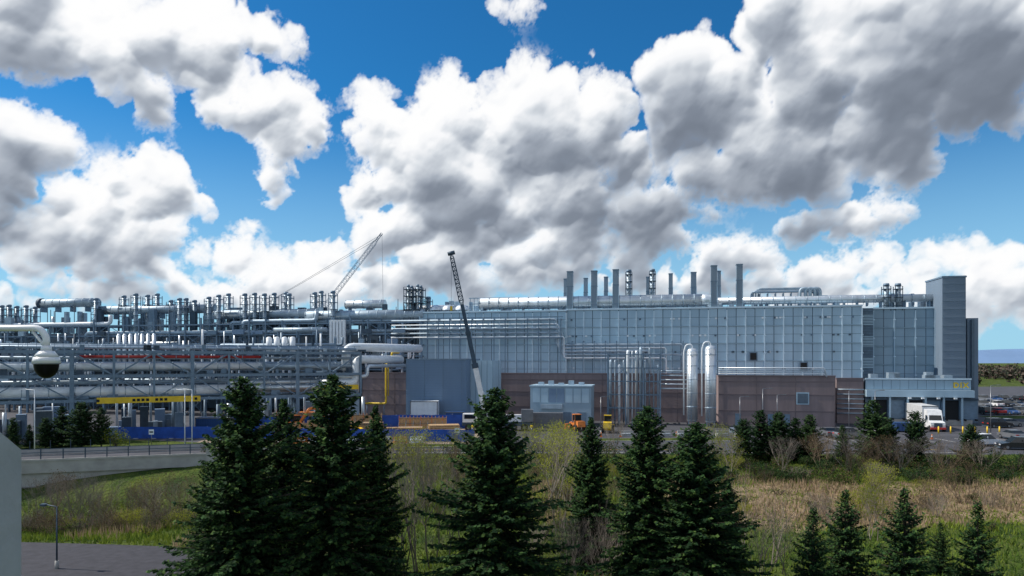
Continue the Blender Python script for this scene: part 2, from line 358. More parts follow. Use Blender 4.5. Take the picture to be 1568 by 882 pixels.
for px,py in ((1153,545),(980,556),(1230,560)):
    s=S(px); z=Z(px,py); m.box(s-.8,s+.8,-.45,-.36,z-1.,z+.8,'steel'); m.box(s-.6,s+.6,-.5,-.451,z-.8,z+.6,'dark')
child(m,'wall_louvres')
for px,t,pt in ((1060,-17,530),(1088,-19,526)):
    m=MB(); s=S(px,t); z=Z(px,pt,t)-1; m.cyl((s,t,1.2),(s,t,z),.98,.98,'silver',20); m.dome((s,t,z),.98,'silver',.7,20,6,0,90); m.dome((s,t,1.2),.98,'silver',.5,20,4,-90,0)
    for zz in (3.5,6,8.5,11,13): m.cyl((s,t,zz),(s,t,zz+.1),1.03,1.03,'silver2',20)
    for a in range(4): m.beam((s+.9*math.cos(a*1.57+.7),t+.9*math.sin(a*1.57+.7),0),(s+.9*math.cos(a*1.57+.7),t+.9*math.sin(a*1.57+.7),2),.12,'steel')
    for e in (-.25,.25): m.cyl((s+e-.5,t-1.25,.2),(s+e-.5,t-1.25,z),.04,.04,'steel',4)
    for q in range(int(z/.5)): m.cyl((s-.75,t-1.25,.5+q*.5),(s-.25,t-1.25,.5+q*.5),.03,.03,'steel',4)
    m.tube([(s,t,z),(s,t,z+1.3),(s-1.1,t,z+1.3),(s-1.5,t,z),(s-1.5,t,2)],.13,'white',8,.6)
    m.obj('process_column',FM.mw)
m=MB(); s0,s1,s2_=S(622,-24),S(714,-24),S(757,-20)
m.box(s0,s1,-24,-14,0,12.1,'bluegr'); m.box(s1+.01,s2_,-21,-14,0,12.0,'panB'); m.box(s0-.1,s1+.1,-24.1,-13.9,12.103,12.35,'steel')
for i in range(24): m.box(s0,s1,-24.05,-24.003,.4+i*.49,.43+i*.49,'steel')
x=s0
while x<s1: m.box(x-.03,x+.03,-24.08,-24.051,0,12.1,'steel'); x+=3.6
for i in range(5): m.box(s1+1+i*1.1,s1+1.06+i*1.1,-21.06,-21.003,0,12,'steel')
m.box(s0+1.2,s0+4.2,-24.13,-24.082,0,3.4,'panA'); m.box(s1-2.4,s1-1.3,-24.13,-24.082,0,2.1,'joint')
m.obj('metal_clad_building',FM.mw)
m=MB(); s0,s1=S(812,-22),S(905,-22); m.box(s0,s1,-22,-15,0,7.2,'wing'); m.box(s0-.15,s1+.15,-22.15,-14.8,7.203,7.45,'panB')
for i in range(7): x=s0+.5+i*1.5; m.box(x,x+1.3,-22.06,-22.003,4.3,6.9,'bluegr' if i in (2,3) else 'panB')
for i in range(4): x=s0+.6+i*2.7; m.box(x,x+1.6,-22.08,-22.003,.1,2.6,'steel')
m.box(s0+2,s0+6,-22.6,-22.1,3.2,4,'silver2')
for i in range(5): m.box(s0+1+i*1.9,s0+2+i*1.9,-19,-18,7.45,7.8+R.random()*.5,'silver2')
m.obj('equipment_building',FM.mw)
# ------------------------------------------------------------------ back pipe rack
rack=empty('pipe_rack',FM.mw)
m=MB(); sA,sB=S(-60,0),S(650,0)
def rackstruct(m,s0,s1,t0,t1,levels,bay,ks=('dsteel','steel'),w=.16):
    n=round((s1-s0)/bay); bw=(s1-s0)/n
    for i in range(n+1):
        x=s0+i*bw
        for t in (t0,t1): m.box(x-w,x+w,t-w,t+w,0,levels[-1]+R.choice([0,0,.8,1.6]),R.choice(ks))
        for z in levels: m.box(x-w*.8,x+w*.8,t0+w,t1-w,z-.2,z+.1,ks[0])
        if i<n:
            for j,z in enumerate(levels):
                for t in (t0,t1): m.box(x+w,x+bw-w,t-w*.7,t+w*.7,z-.18,z+.12,R.choice(ks))
                zl=levels[j-1] if j else 0
                if R.random()<.35: m.beam((x,t0,zl),(x+bw,t0,z),.12,ks[1]); 
                if R.random()<.2: m.beam((x+bw,t0,zl),(x,t0,z),.12,ks[1])
lev=[4,7,10,13,15.5,18,20.5]
rackstruct(m,sA,sB,-2,6,lev,4.2,('steel','steel')); rackstruct(m,sA,S(520,-12),-14,-8,[4,7,10,13,15],5.,w=.2)
m.obj('steel_frame',FM.mw,rack)
m=MB()
for zi,z in enumerate(lev):
    for i in range(7):
        t=-1.5+i*1.1; r=R.choice([.12,.18,.25,.35,.5]) if zi>0 else .2
        a=R.uniform(sA,sB-40); b=R.uniform(a+15,min(sB,a+70)) if R.random()<.75 else sB
        m.tube([(a,t,z-1),(a,t,z+r+.15),(b,t,z+r+.15),(b,t,z+2.8)],r,R.choice(['silver','silver2','white','steel','silver','silver2','steel']),8,r*2)
for zi,z in enumerate([4,7,10,13,15]):
    for i in range(7):
        t=-13.6+(i%5)*1.15; r=R.choice([.12,.18,.25,.4]); a=R.uniform(sA,S(400,-12)); b=min(S(515,-12),a+R.uniform(12,45))
        m.tube([(a,t,z-1.5),(a,t,z+r+.15),(b,t,z+r+.15),(b,t,z+2.)],r,R.choice(['silver','silver2','steel','white','silver2','steel']),8,r*2)
for i in range(230):
    px=R.uniform(-20,640); t=R.choice([-2.4,-14.4]) if px<500 else -2.4; z=R.uniform(3,14); r=R.choice([.1,.15,.22]); s=S(px,t)
    m.cyl((s,t,z),(s,t,z+R.uniform(2,6)),r,r,R.choice(['silver','silver2','steel','white','dsteel','white']),6)
for i in range(120):
    px=R.uniform(-20,640); t=R.choice([-2.7,-14.8]) if px<500 else -2.7; z=R.choice([4,7,10,13,15.5,18] if t>-5 else [4,7,10,13]); s=S(px,t); w=R.uniform(.4,3)
    m.box(s,s+w,t-.3,t+.2,z+.1,z+R.uniform(.5,1.6),R.choice(['dsteel','steel','silver2','bluegr','joint']))
for px in range(182,244,9): s=S(px,-15); m.cyl((s,-15,10),(s,-15,17.5),.42,.42,'silver',10); m.dome((s,-15,17.5),.42,'silver',1,10,3,0,90)
for px in range(507,532,5): s=S(px,-3.5); m.box(s-.28,s+.28,-3.8,-3.2,Z(px,530,-3),Z(px,490,-3),'white')
for px in (412,424,436,448): s=S(px,-15); z0=Z(px,540,-15); m.cyl((s,-15,z0),(s,-15,z0+3),.6,.6,'white',12); m.dome((s,-15,z0+3),.6,'white',.6,12,3,0,90)
m.obj('pipes',FM.mw,rack)
m=MB(); 
duct(m,S(62,2),S(150,2),2,Z(100,464,2),1.1,'silver2'); m.cyl((S(61,2),2,Z(100,464,2)),(S(66,2),2,Z(100,464,2)),1.3,1.3,'dsteel',18)
duct(m,S(150,3),S(330,3),3,Z(240,474,3),1.1,'silver2'); duct(m,S(330,1),S(490,1),1,Z(400,481,1),1.1,'silver2')
duct(m,S(470,0),S(650,0),0,Z(550,483,0),1.2,'silver2'); duct(m,S(530,4),S(590,4),4,Z(560,466,4),1.0,'silver')
m.dome((S(606,2),2,21.3),2.2,'silver2',.8,16,6,0,90); duct(m,S(420,-13),S(500,-13),-13,Z(460,505,-13),.5,'silver2')
m.obj('large_ducts',FM.mw,rack)
m=MB(); 
L_=[(-10,470),(3,468),(14,467),(26,469),(40,468),(54,470),(147,457),(190,453),(208,450),(226,452),(241,450),(262,460),(275,457),(285,457),(298,460),(320,455),(335,452),(350,450),(375,450),(390,449),(405,450),(420,449),(438,448),(443,450),(482,448),(492,446),(510,446),(656,455)]
for px,py in L_:
    t=R.choice([-1,1,3]); lat(m,S(px,t),t,15,Z(px,py,t)-.4,.5,.75,'steel')
for i in range(70):
    px=R.uniform(-20,640); t=R.uniform(0,6); s=S(px,t); zz=R.uniform(21,25); m.box(s-R.uniform(.2,1.2),s+R.uniform(.2,1),t-.5,t+.5,19,zz,R.choice(['dsteel','steel','silver2']))
for i in range(60):
    px=R.uniform(-20,640); t=R.uniform(0,6); s=S(px,t); m.cyl((s,t,19),(s,t,R.uniform(22,26.5)),.09,.09,'dsteel',5)
s=S(635,1)
for a in (-1.1,1.1):
    for q in (-1.1,1.1): lat(m,s+a,1+q,15,Z(635,438,1)-.3,.3,.8)
m.obj('scrubber_stacks',FM.mw,rack)
m=MB(); m.box(sA-60,sB-.5,9,60,0,19.2,'towr')
x=sA
while x<sB-1: m.box(x,x+2.4,8.9,8.99,6,18.9,R.choice(['joint','steel','towr'])); x+=2.6
for i in range(60): px=R.uniform(-40,640); s=S(px,9); w=R.uniform(.8,3.5); m.box(s,s+w,6.8,8.7,R.choice([4,7,10,13]),R.choice([9,12,15,17]),R.choice(['dsteel','joint','steel','silver2']))
m.obj('backing_wall',FM.mw,rack)
# ------------------------------------------------------------------ front trestle
tre=empty('pipe_trestle',FT.mw); T=FT.s; m=MB()
s0,s1=-24.,T(552); n=14; bw=(s1-s0)/n
for t in (0,5):
    for z in (5.9,9.6,13.3): m.box(s0,s1,t-.2,t+.2,z-.22,z+.22,'steel')
    for i in range(n+1):
        x=s0+i*bw; col=i%3==0
        m.box(x-(.28 if col else .16),x+(.28 if col else .16),t-.26,t+.26,0 if col else 6.15,13.6 if col else 13.05,'steel')
        if i<n:
            if i%2: m.beam((x,t,9.7),(x+bw,t,13.2),.21,'steel')
            else: m.beam((x+bw,t,9.7),(x,t,13.2),.21,'steel')
            if i%2: m.beam((x+bw,t,6),(x,t,9.5),.17,'steel')
            else: m.beam((x,t,6),(x+bw,t,9.5),.17,'steel')
for i in range(n*2+1):
    x=s0+i*bw/2
    for z in (5.9,9.6,13.3): m.box(x-.12,x+.12,.21,4.78,z-.15,z+.1,'dsteel')
for i in range(0,n,3):
    x=s0+i*bw; m.beam((x,0,0),(x,5,5.7),.14,'steel'); m.beam((x,5,0),(x,0,5.7),.14,'steel')
m.box(s0,s1,-.03,.03,14.5,14.56,'steel'); 
for i in range(70): x=s0+i*(s1-s0)/70; m.box(x-.025,x+.025,-.03,.03,13.53,14.5,'steel')
m.obj('truss_frame',FT.mw,tre)
m=MB()
def tp(px0,px1,t,z,r,k,seg=14):
    a=T(px0,t) if px0>-50 else s0; b=T(px1,t); m.tube([(a,t,z),(b,t,z)],r,k,seg)
    x=a
    while x<b: m.cyl((x,t,z),(x+.1,t,z),r*1.04,r*1.04,'silver2',seg); x+=3.3
tp(-60,355,1.3,7.2,.85,'white'); tp(-60,545,3.2,7.1,.7,'silver2'); tp(-60,400,1.3,11.1,.55,'white'); tp(-60,545,2.8,10.8,.5,'silver2'); tp(-60,545,4.1,11.2,.6,'silver2')
tp(120,400,.8,12.6,.22,'red'); tp(-60,545,1.7,12.4,.22,'silver2'); tp(-60,300,2.4,12.5,.18,'white'); tp(-60,545,1.2,14.0,.25,'silver2'); tp(-60,545,3.2,14.2,.35,'steel')
tp(350,500,1.2,8.3,.3,'silver'); tp(350,545,1.2,7.4,.4,'silver'); tp(-60,545,4.4,8.6,.35,'silver2'); tp(-60,545,.7,6.45,.14,'steel')
tp(395,540,1.1,11.0,.35,'silver2')
for i in range(60):
    x=R.uniform(s0,s1); z=R.choice([6.2,9.9,13.6]); m.box(x,x+R.uniform(.3,1.6),.3,.6,z,z+R.uniform(.3,.9),R.choice(['steel','dsteel','silver2']))
a=T(545,1); m.tube([(T(490,.8),.8,7.9),(a,.8,7.9),(a,.8,12.2),(a+4,2.5,12.2),(a+11,9,12.2)],.75,'white',14,1.3)
m.tube([(T(530,2.5),2.5,10.2),(T(530,2.5),2.5,14.4),(a+5,4,14.4),(a+16,12,14.4)],.8,'white',14,1.5)
m.tube([(T(505,1),.6,9.1),(a+2,.8,9.1),(a+2,.8,11.),(a+14,10,11.)],.35,'silver',10,.8)
m.obj('trestle_pipes',FT.mw,tre)
m=MB(); m.box(T(148,-.5),T(307,-.5),-.5,-.3,5.45,6.35,'yellow'); m.box(T(493,-.5),T(549,-.5),-.5,-.3,6.9,7.7,'yellow')
for px in (205,212,219,226,240,247,254,150,300): m.box(T(px,-.5)-.2,T(px,-.5)+.2,-.53,-.505,5.7,6.1,'dark')
m.obj('yellow_clearance_beam',FT.mw,tre)
m=MB()
for i in range(90):
    s=R.uniform(s0,s1+4); t=R.uniform(3,18); w=R.uniform(.5,2.5); m.box(s,s+w,t,t+R.uniform(.5,2),0,R.uniform(1,5),R.choice(['steel','silver2','dsteel','bluegr','joint','bluegr','dsteel']))
for i in range(50):
    s=R.uniform(s0,s1+4); t=R.uniform(6,16); r=R.choice([.1,.2,.3]); m.cyl((s,t,0),(s,t,R.uniform(3,9)),r,r,R.choice(['silver','silver2','steel']),8)
m.obj('process_skids',FT.mw,tre)
m=MB(); t=-13; s=S(591,t); m.tube([(S(560,t),t,Z(591,618,t)),(s,t,Z(591,618,t)),(s,t,Z(591,546,t)),(S(600,t),t,Z(591,546,t)),(S(600,t),t,Z(591,540,t)),(S(600,t),t+4,Z(591,540,t))],.2,'yellow',8,.4)
m.tube([(S(596,t),t-.5,Z(591,606,t)),(S(596,t),t-.5,Z(591,560,t)),(s,t,Z(591,556,t))],.1,'yellow',8,.3)
for px in (562,588): m.cyl((S(px,t),t,0),(S(px,t),t,Z(591,618,t)),.1,.1,'steel',6)
m.obj('yellow_gas_riser',FM.mw)
# ------------------------------------------------------------------ cranes
def lattice_boom(m,p0,p1,w0,w1,n,k,up=Vector((0,1,0)),br=.05):
    p0=Vector(p0); p1=Vector(p1); d=(p1-p0).normalized(); a=up; b=d.cross(a).normalized()
    C=[]
    for i in range(n+1):
        t=i/n; w=w0+(w1-w0)*t; 
        if t<.06 or t>.95: w*=.5
        c=p0.lerp(p1,t); C.append([c+a*w*x+b*w*y for x,y in ((1,1),(1,-1),(-1,-1),(-1,1))])
    for i in range(n):
        for j in range(4):
            m.beam(C[i][j],C[i+1][j],br*1.5,k); m.beam(C[i][j],C[i+1][(j+1)%4],br,k); m.beam(C[i][j],C[i][(j+1)%4],br,k)
m=MB(); P0=Vector((-4.6,117,3.)); P1=Vector((-10.5,118,30.4)); dr=(P1-P0)
def seg(a,b,w,k): m.cyl(P0+dr*a,P0+dr*b,w,w,k,4)
seg(0,.3,.62,'whitep'); seg(.3,.5,.5,'dsteel'); seg(.5,.68,.42,'dsteel'); lattice_boom(m,P0+dr*.68,P1,.38,.3,12,'dsteel',br=.08)
m.cyl(P0+dr*.28,P0+dr*.31,.75,.75,'dsteel',4); m.cyl(P0+dr*.49,P0+dr*.51,.62,.62,'dsteel',4); m.cyl(P0+Vector((2.6,0,-.3)),P0+dr*.17,.2,.14,'steel',8)
m.cyl(P1,P1+Vector((0,0,-9)),.03,.03,'dsteel',4); m.box(P1.x-.2,P1.x+.2,117.8,118.2,P1.z-9.8,P1.z-9,'yellow'); m.cyl(P1+Vector((-.6,0,0)),P1+Vector((.6,0,.3)),.35,.35,'dsteel',8)
m.box(-8.5,3.5,115.8,118.4,.9,1.5,'dsteel'); m.box(-8.4,-5.9,115.8,118.4,1.5,2.9,'whitep'); m.box(-8.43,-8.38,116,118.2,2,2.8,'glass'); m.box(-8.1,-6.2,115.77,115.795,2.1,2.8,'glass')
m.box(-5,3,116.,118.2,1.55,2.7,'whitep'); m.box(-5.9,-4.,115.6,116.4,1.6,3.5,'whitep'); m.box(-5.8,-4.3,115.57,115.595,2.3,3.3,'glass'); m.box(1.6,3.6,115.8,118.4,1.6,3.6,'greyp')
for x in (-7.4,-5.6,-1.5,.3,2.1):
    for y in (115.9,118.3): m.cyl((x,y-.18,.62),(x,y+.18,.62),.62,.62,'rubber',14); m.cyl((x,y-.2,.62),(x,y+.2,.62),.28,.28,'greyp',8)
for x in (-6.6,3.3):
    for y in (113.8,120.4): m.box(x-.2,x+.2,min(y,117),max(y,117),.8,1.05,'yellow'); m.cyl((x,y,0),(x,y,.8),.12,.12,'greyp',8); m.cyl((x,y,.01),(x,y,.1),.4,.4,'dsteel',8)
m.obj('mobile_crane')
m=MB(); top=Vector((-38.1,200,49.3)); bot=Vector((-74.5,200,2.5)); lattice_boom(m,bot,top,.7,.5,48,'steel',br=.05)
mast=Vector((-80,200,24)); 
for q in (.96,.99): m.cyl(mast,bot.lerp(top,q),.05,.05,'dsteel',4)
m.cyl(mast,(-82,200,3),.05,.05,'dsteel',4); lattice_boom(m,bot,mast,.5,.4,12,'dsteel'); m.cyl(top,top+Vector((.4,0,-26)),.04,.04,'dsteel',4); m.box(top.x+.1,top.x+.7,199.8,200.2,22,23.2,'yellow')
m.box(-83,-73,197.5,202.5,1.6,4,'orange'); m.box(-75,-73,196.6,198,1.8,4.2,'glass'); m.box(-84.5,-82,197.5,202.5,1.5,4.4,'dsteel')
for y in (197,203): m.prism([(-83,.5),(-82.2,0),(-73.8,0),(-73,.5),(-73.8,1.2),(-82.2,1.2)],y-.6,y+.6,'rubber')
m.obj('lattice_boom_crane')
# ------------------------------------------------------------------ construction yard
def fence(name,pts,h,k='blue'):
    m=MB()
    for (x0,y0),(x1,y1) in zip(pts,pts[1:]):
        l=math.hypot(x1-x0,y1-y0); n=max(1,round(l/2.6))
        for i in range(n):
            a=i/n; b=(i+1)/n; j=R.uniform(-.08,.08); ax,ay=x0+(x1-x0)*a,y0+(y1-y0)*a; bx_,by=x0+(x1-x0)*b,y0+(y1-y0)*b
            mx,my=(ax+bx_)/2,(ay+by)/2+j
            m.face([(ax,ay,.1),(mx,my,.1),(mx,my,h-.05+j*.5),(ax,ay,h)],k); m.face([(mx,my,.1),(bx_,by,.1),(bx_,by,h),(mx,my,h-.05+j*.5)],k)
            m.cyl((ax,ay+.05,0),(ax,ay+.05,h+.1),.04,.04,'greyp',5); m.box(ax-.3,ax+.3,ay-.25,ay+.25,.04,.16,'conc')
    return m.obj(name)
fence('construction_fence',[(-60,104),(-44,104.5)],1.9); fence('construction_fence',[(-44,102.5),(-20,100.5),(-5.5,100)],1.9); fence('construction_fence',[(-46,113),(-20,118),(-8,119)],2.6)
def timber(name,x,y,nx_,ny,nz_,rz):
    m=MB()
    for k_ in range(nz_):
        for i in range(nx_): 
            o=R.uniform(-.1,.1); m.box(-ny/2+o,ny/2+o,i*.35,i*.35+.3,.15+k_*.28,.15+k_*.28+.2,R.choice(['lumber','lumber','lumber','dirt']))
        for q in (-.35,.35): m.box(ny*q-.06,ny*q+.06,0,nx_*.35,k_*.28+.08,k_*.28+.147,'lumber')
    m.obj(name,TR(x,y,0,rz))
for x,y,rz in ((-34,105,0),(-28,108,.2),(-21,104,-.1),(-16,107,.1),(-13,103,0),(-38,110,.1),(-24,112,0),(-11,111,.2),(-31,103.5,0),(-18,111,.1),(-32,113,.1),(-9,106,.1),(-22,115,.2)): timber('timber_stack',x,y,R.randint(4,7),R.uniform(3,6),R.randint(2,7),rz)
def formwork(x,y,w,h):
    m=MB(); n=int(w/.6)
    m.box(0,w,0,.06,.1,h,'lumber')
    for i in range(n+1): m.box(i*w/n-.05,i*w/n+.05,-.12,-.002,0,h+.3,'lumber' if i%3 else 'orange')
    for z in (.4,h*.55,h-.15): m.box(0,w,-.2,-.125,z,z+.1,'dirt')
    for i in range(0,n+1,2): m.beam((i*w/n,-.15,h*.8),(i*w/n,-1.4,0),.05,'steel')
    m.obj('concrete_formwork',TR(x,y,0,R.uniform(-.15,.15)))
for a in ((-29,116,7,2.8),(-19,115,8,2.4),(-40,116,7,3.),(-25,103.5,6,1.4),(-16,102.5,5,1.3),(-35,107,6,2.2)): formwork(*a)
def container(x,y,l,h,k,rz=0,name='shipping_container',z=0):
    m=MB(); m.box(0,l,0,2.4,.15,h,k); n=int(l/.28)
    for i in range(n): m.box(i*.28+.04,i*.28+.18,-.04,-.002,.35,h-.2,k)
    for a in (0,l-.15): m.box(a,a+.15,-.06,-.041,.1,h,'greyp')
    m.box(0,l,-.06,-.041,.1,.3,'greyp'); m.box(0,l,-.06,-.041,h-.15,h+.02,'greyp'); m.obj(name,TR(x,y,z,rz))
container(-18.5,124,5.,4.6,'white',0,'office_trailer'); container(-12,122,3.4,2.8,'bluep'); container(3,121,6,2.7,'greyp',-.1); container(-52,112,6,2.6,'bluep'); container(-40,122,6,2.7,'orange')
def loader(x,y,rz,k,name='wheel_loader'):
    m=MB(); m.prism([(-2.4,1.),(-2.3,2.1),(-.4,2.2),(-.4,1.),],-.8,.8,k); m.prism([(-.3,.8),(-.3,1.8),(1.6,1.5),(1.7,.8)],-.6,.6,k)
    m.box(-.7,.6,-.65,.65,2.0,3.3,'glass'); m.box(-.8,.7,-.72,.72,3.3,3.42,k)
    for a in (-.65,.55):
        for q in (-.66,.6): m.box(a,a+.08,q,q+.08,2,3.3,k)
    for e in (-.5,.5): m.tube([(.9,e,1.7),(2.2,e,1.6),(3.1,e,.6)],.13,k,6,.4)
    m.prism([(2.9,.1),(2.9,1.2),(3.3,1.25),(3.1,.5),(3.9,.15)],-1.2,1.2,k)
    for wx in (-1.5,1.2):
        for e in (-1,1): m.cyl((wx,e*.75,.72),(wx,e*1.2,.72),.72,.72,'rubber',14); m.cyl((wx,e*1.0,.72),(wx,e*1.23,.72),.3,.3,k,8)
    m.obj(name,TR(x,y,0,rz,.85))
loader(11,116,1.9,'orange'); loader(16,114,1.4,'yellow'); loader(-27,110,.4,'yellow')
def excavator(x,y,rz,k):
    m=MB()
    for e in (-1,1): m.prism([(-1.9,.4),(-1.5,0),(1.5,0),(1.9,.4),(1.5,.85),(-1.5,.85)],e*1.0-.3,e*1.0+.3,'rubber')
    m.box(-1.9,1.3,-1.2,1.2,1.0,1.9,k); m.box(-2.,-1.,-1.15,1.15,1.2,2.3,'dsteel'); m.box(0,1.3,.25,1.15,1.91,2.9,'glass'); m.box(-.05,1.35,.2,1.2,2.9,3,k)
    m.tube([(1,-.2,1.6),(2.8,-.2,4.3),(4.8,-.2,3.6)],.24,k,6,.8); m.tube([(4.7,-.2,3.9),(5.3,-.2,1.5)],.18,k,6); m.prism([(4.9,1.5),(5.7,1.5),(5.6,.7),(4.9,.5),(4.6,.9)],-.7,.3,'dsteel')
    m.cyl((1.6,-.2,1.7),(2.5,-.2,3.6),.08,.08,'greyp',6); m.obj('excavator',TR(x,y,0,rz))
excavator(-36,112,.5,'orange')
def barrier(x,y,rz,k='orange'):
    m=MB(); m.prism([(-.3,0),(-.3,.15),(-.1,.35),(-.08,.95),(.08,.95),(.1,.35),(.3,.15),(.3,0)],-1,1,k); m.box(-.31,.31,-.9,.9,.4,.5,'white'); m.obj('jersey_barrier',TR(x,y,.02,rz))
for i in range(9): barrier(-33+i*2.4,98.9,1.57,'orange' if i%2 else 'white')
for i in range(7): barrier(18+i*3,107.5,1.57+.05*i,'conc')
m=MB()
for x,y in [(92+i*2.2,118) for i in range(9)]+[(70+i*2.,112) for i in range(6)]: m.cyl((x,y,0),(x,y,1.1),.11,.11,'yellow',8); m.dome((x,y,1.1),.11,'yellow',1,8,3,0,90)
m.obj('safety_bollards')
def cone(x,y):
    m=MB(); m.box(-.2,.2,-.2,.2,0,.04,'orange'); m.cyl((0,0,.04),(0,0,.75),.15,.03,'orange',10); m.cyl((0,0,.35),(0,0,.5),.1,.075,'white',10); m.obj('traffic_cone',TR(x,y,.02))
for x,y in ((12,108),(14,107),(17,107),(22,107),(26,108),(60,102),(64,104)): cone(x,y)
# ------------------------------------------------------------------ vehicles
def carmesh(k,suv=False,name='car'):
    m=MB(); H=1.7 if suv else 1.42; W=.92
    body=[(-2.2,.35),(-2.25,.75),(-2.1,1.0),(-1.3 if not suv else -2.1,1.02),(1.0,1.0),(2.0,.82),(2.2,.62),(2.2,.32)]
    m.prism(body,-W,W,k)
    r0,r1=(-2.0,-1.75) if suv else (-1.7,-1.0)
    gl=[(r0,1.0),(r1,H-.04),(.25,H-.04),(1.05,.98)]
    def gh(prof,w0,w1,z0,z1,kk):
        def w(z): return w0+(w1-w0)*(z-z0)/(z1-z0)
        A=[(x,-w(z),z) for x,z in prof]; B=[(x,w(z),z) for x,z in prof]
        m.face(A,kk); m.face(B[::-1],kk)
        for i in range(len(prof)): j=(i+1)%len(prof); m.face([A[i],B[i],B[j],A[j]],kk)
    gh(gl,W*.95,W*.75,1.,H,'glass'); m.box(r1-.02,.28,-W*.74,W*.74,H-.038,H+.02,k)
    for e in (-1,1): m.box(-.42,-.32,e*W*.9-.02,e*W*.9+.02,1,H-.3,k)
    for x in (-1.35,1.35):
        for e in (-1,1): m.cyl((x,e*(W-.18),.34),(x,e*(W+.02),.34),.34,.34,'rubber',14); m.cyl((x,e*W,.34),(x,e*(W+.04),.34),.19,.19,'greyp',8)
    for e in (-.65,.65): m.box(2.15,2.22,e-.2,e+.2,.62,.75,'whitep'); m.box(-2.27,-2.2,e-.2,e+.2,.75,.9,'red')
    m.box(-2.28,2.24,-W+.05,W-.05,.22,.42,'dsteel'); return m.mesh(name)
CM={k:carmesh(k,s) for k,s in (('whitep',True),('blackp',True),('greyp',False),('bluep',False),('red',False))}
CM2={k:carmesh(k,s) for k,s in (('whitep',False),('blackp',False),('greyp',True))}
allc=[CM['whitep'],CM['blackp'],CM['greyp'],CM['bluep'],CM['blackp'],CM['greyp'],CM['red']]+list(CM2.values())
def car(x,y,rz,me=None): place(me or R.choice(allc),'car',TR(x,y,.02,rz))
car(gx(1556,92),92,2.9,CM['blackp']); car(gx(1508,96),96,.2,CM['whitep']); car(gx(1550,104),104,1.5,CM['greyp']); car(gx(1528,122),122,0,CM['blackp']); car(gx(1545,124),124,.1)
for i in range(34):
    r_=i//12; x=gx(1515,150+r_*25)+((i%12)*3.0)+R.uniform(-.3,.3); car(x,152+r_*25+R.uniform(-.4,.4),1.57 if R.random()<.5 else -1.57)
car(-37,96.5,.1,CM['greyp']); car(50,108,1.5,CM['greyp']); car(gx(1300,105),105,.2,CM2['greyp'])
def truck(x,y,rz):
    m=MB(); m.box(-1.25,1.25,2.4,13,1.1,4.1,'whitep'); m.box(-1.27,1.27,2.38,2.5,3.9,4.12,'greyp')
    for i in range(20): m.box(1.253,1.27,2.6+i*.5,2.66+i*.5,1.2,4,'greyp'); m.box(-1.27,-1.253,2.6+i*.5,2.66+i*.5,1.2,4,'greyp')
    prof=[(-1.4,.5),(-1.45,1.5),(-.2,1.75),(.1,2.7),(.5,3.5),(2.1,3.6),(2.1,.6)]
    A=[(-1.1,a,b) for a,b in prof]; B=[(1.1,a,b) for a,b in prof]; m.face(A[::-1],'whitep'); m.face(B,'whitep')
    for i in range(len(prof)): j=(i+1)%len(prof); m.face([A[i],A[j],B[j],B[i]],'whitep')
    m.face([(-.98,-.2,1.83),(.98,-.2,1.83),(.9,.07,2.66),(-.9,.07,2.66)],'glass')
    m.box(-1.13,-1.103,.25,1.2,1.9,2.6,'glass'); m.box(1.103,1.13,.25,1.2,1.9,2.6,'glass'); m.box(-.6,.6,-1.5,-1.43,.75,1.45,'dsteel'); m.box(-1.15,1.15,-1.6,-1.41,.4,.72,'red')
    for e in (-1,1): m.box(e*.85-.18,e*.85+.18,-1.5,-1.42,.95,1.2,'line'); m.box(e*1.35-.1,e*1.35+.1,.05,.2,1.7,2.5,'dsteel'); m.box(min(e*1.1,e*1.35),max(e*1.1,e*1.35),.1,.15,2.3,2.36,'dsteel')
    for wy in (-.9,2.4,3.5,10.6,11.8):
        for e in (-1,1): m.cyl((e*.85,wy,.52),(e*1.2,wy,.52),.52,.52,'rubber',14)
    m.box(-.5,.5,-1,12.8,.7,1.,'dsteel'); m.obj('semi_truck',TR(x,y,.02,rz))
truck(gx(1432,116),116,-.25)
m=MB()
m.prism([(0,.2),(-.3,1.6),(4.3,1.6),(4,.2)],0,2,'bluep')
for i in range(7): m.box(.2+i*.6,.3+i*.6,-.06,-.002,.2,1.55,'bluep')
m.obj('skip_container',TR(gx(1375,114),114,0))
# ------------------------------------------------------------------ street furniture
def lamp(x,y,h,k='white',arm=-1.2,r=.07):
    z=hgt(x,y); m=MB(); m.cyl((0,0,0),(0,0,.5),r*2.2,r*2,'conc',8); m.cyl((0,0,.5),(0,0,h),r,r*.7,k,8); m.tube([(0,0,h-.1),(0,0,h),(arm,0,h+.12)],r*.6,k,6,.2)
    m.box(min(arm,arm*1.5),max(arm,arm*1.5),-.14,.14,h+.05,h+.17,k); m.obj('street_lamp',TR(x,y,z))
lamp(gx(53,88),88,8.2); lamp(gx(283,92),92,8.); lamp(gx(294,93),93,8.); lamp(gx(87,39.2),39.2,3.6,'dsteel',-.6,.05)
for px,d,h in ((1133,112,6),(1168,108,7.5),(1190,118,6),(920,112,6),(1300,112,7),(1517,108,8),(1340,112,7),(600,150,17)): lamp(gx(px,d),d,h,'greyp',1.)
for px,d,tx in ((232,95,'white'),(1165,95,'red'),(700,97,'white'),(1120,98,'white')):
    m=MB(); m.cyl((0,0,0),(0,0,2.4),.04,.04,'greyp',6); m.box(-.35,.35,-.06,-.042,1.7,2.4,tx); m.box(-.25,.25,-.068,-.062,1.95,2.15,'dark'); m.obj('traffic_sign',TR(gx(px,d),d,0))
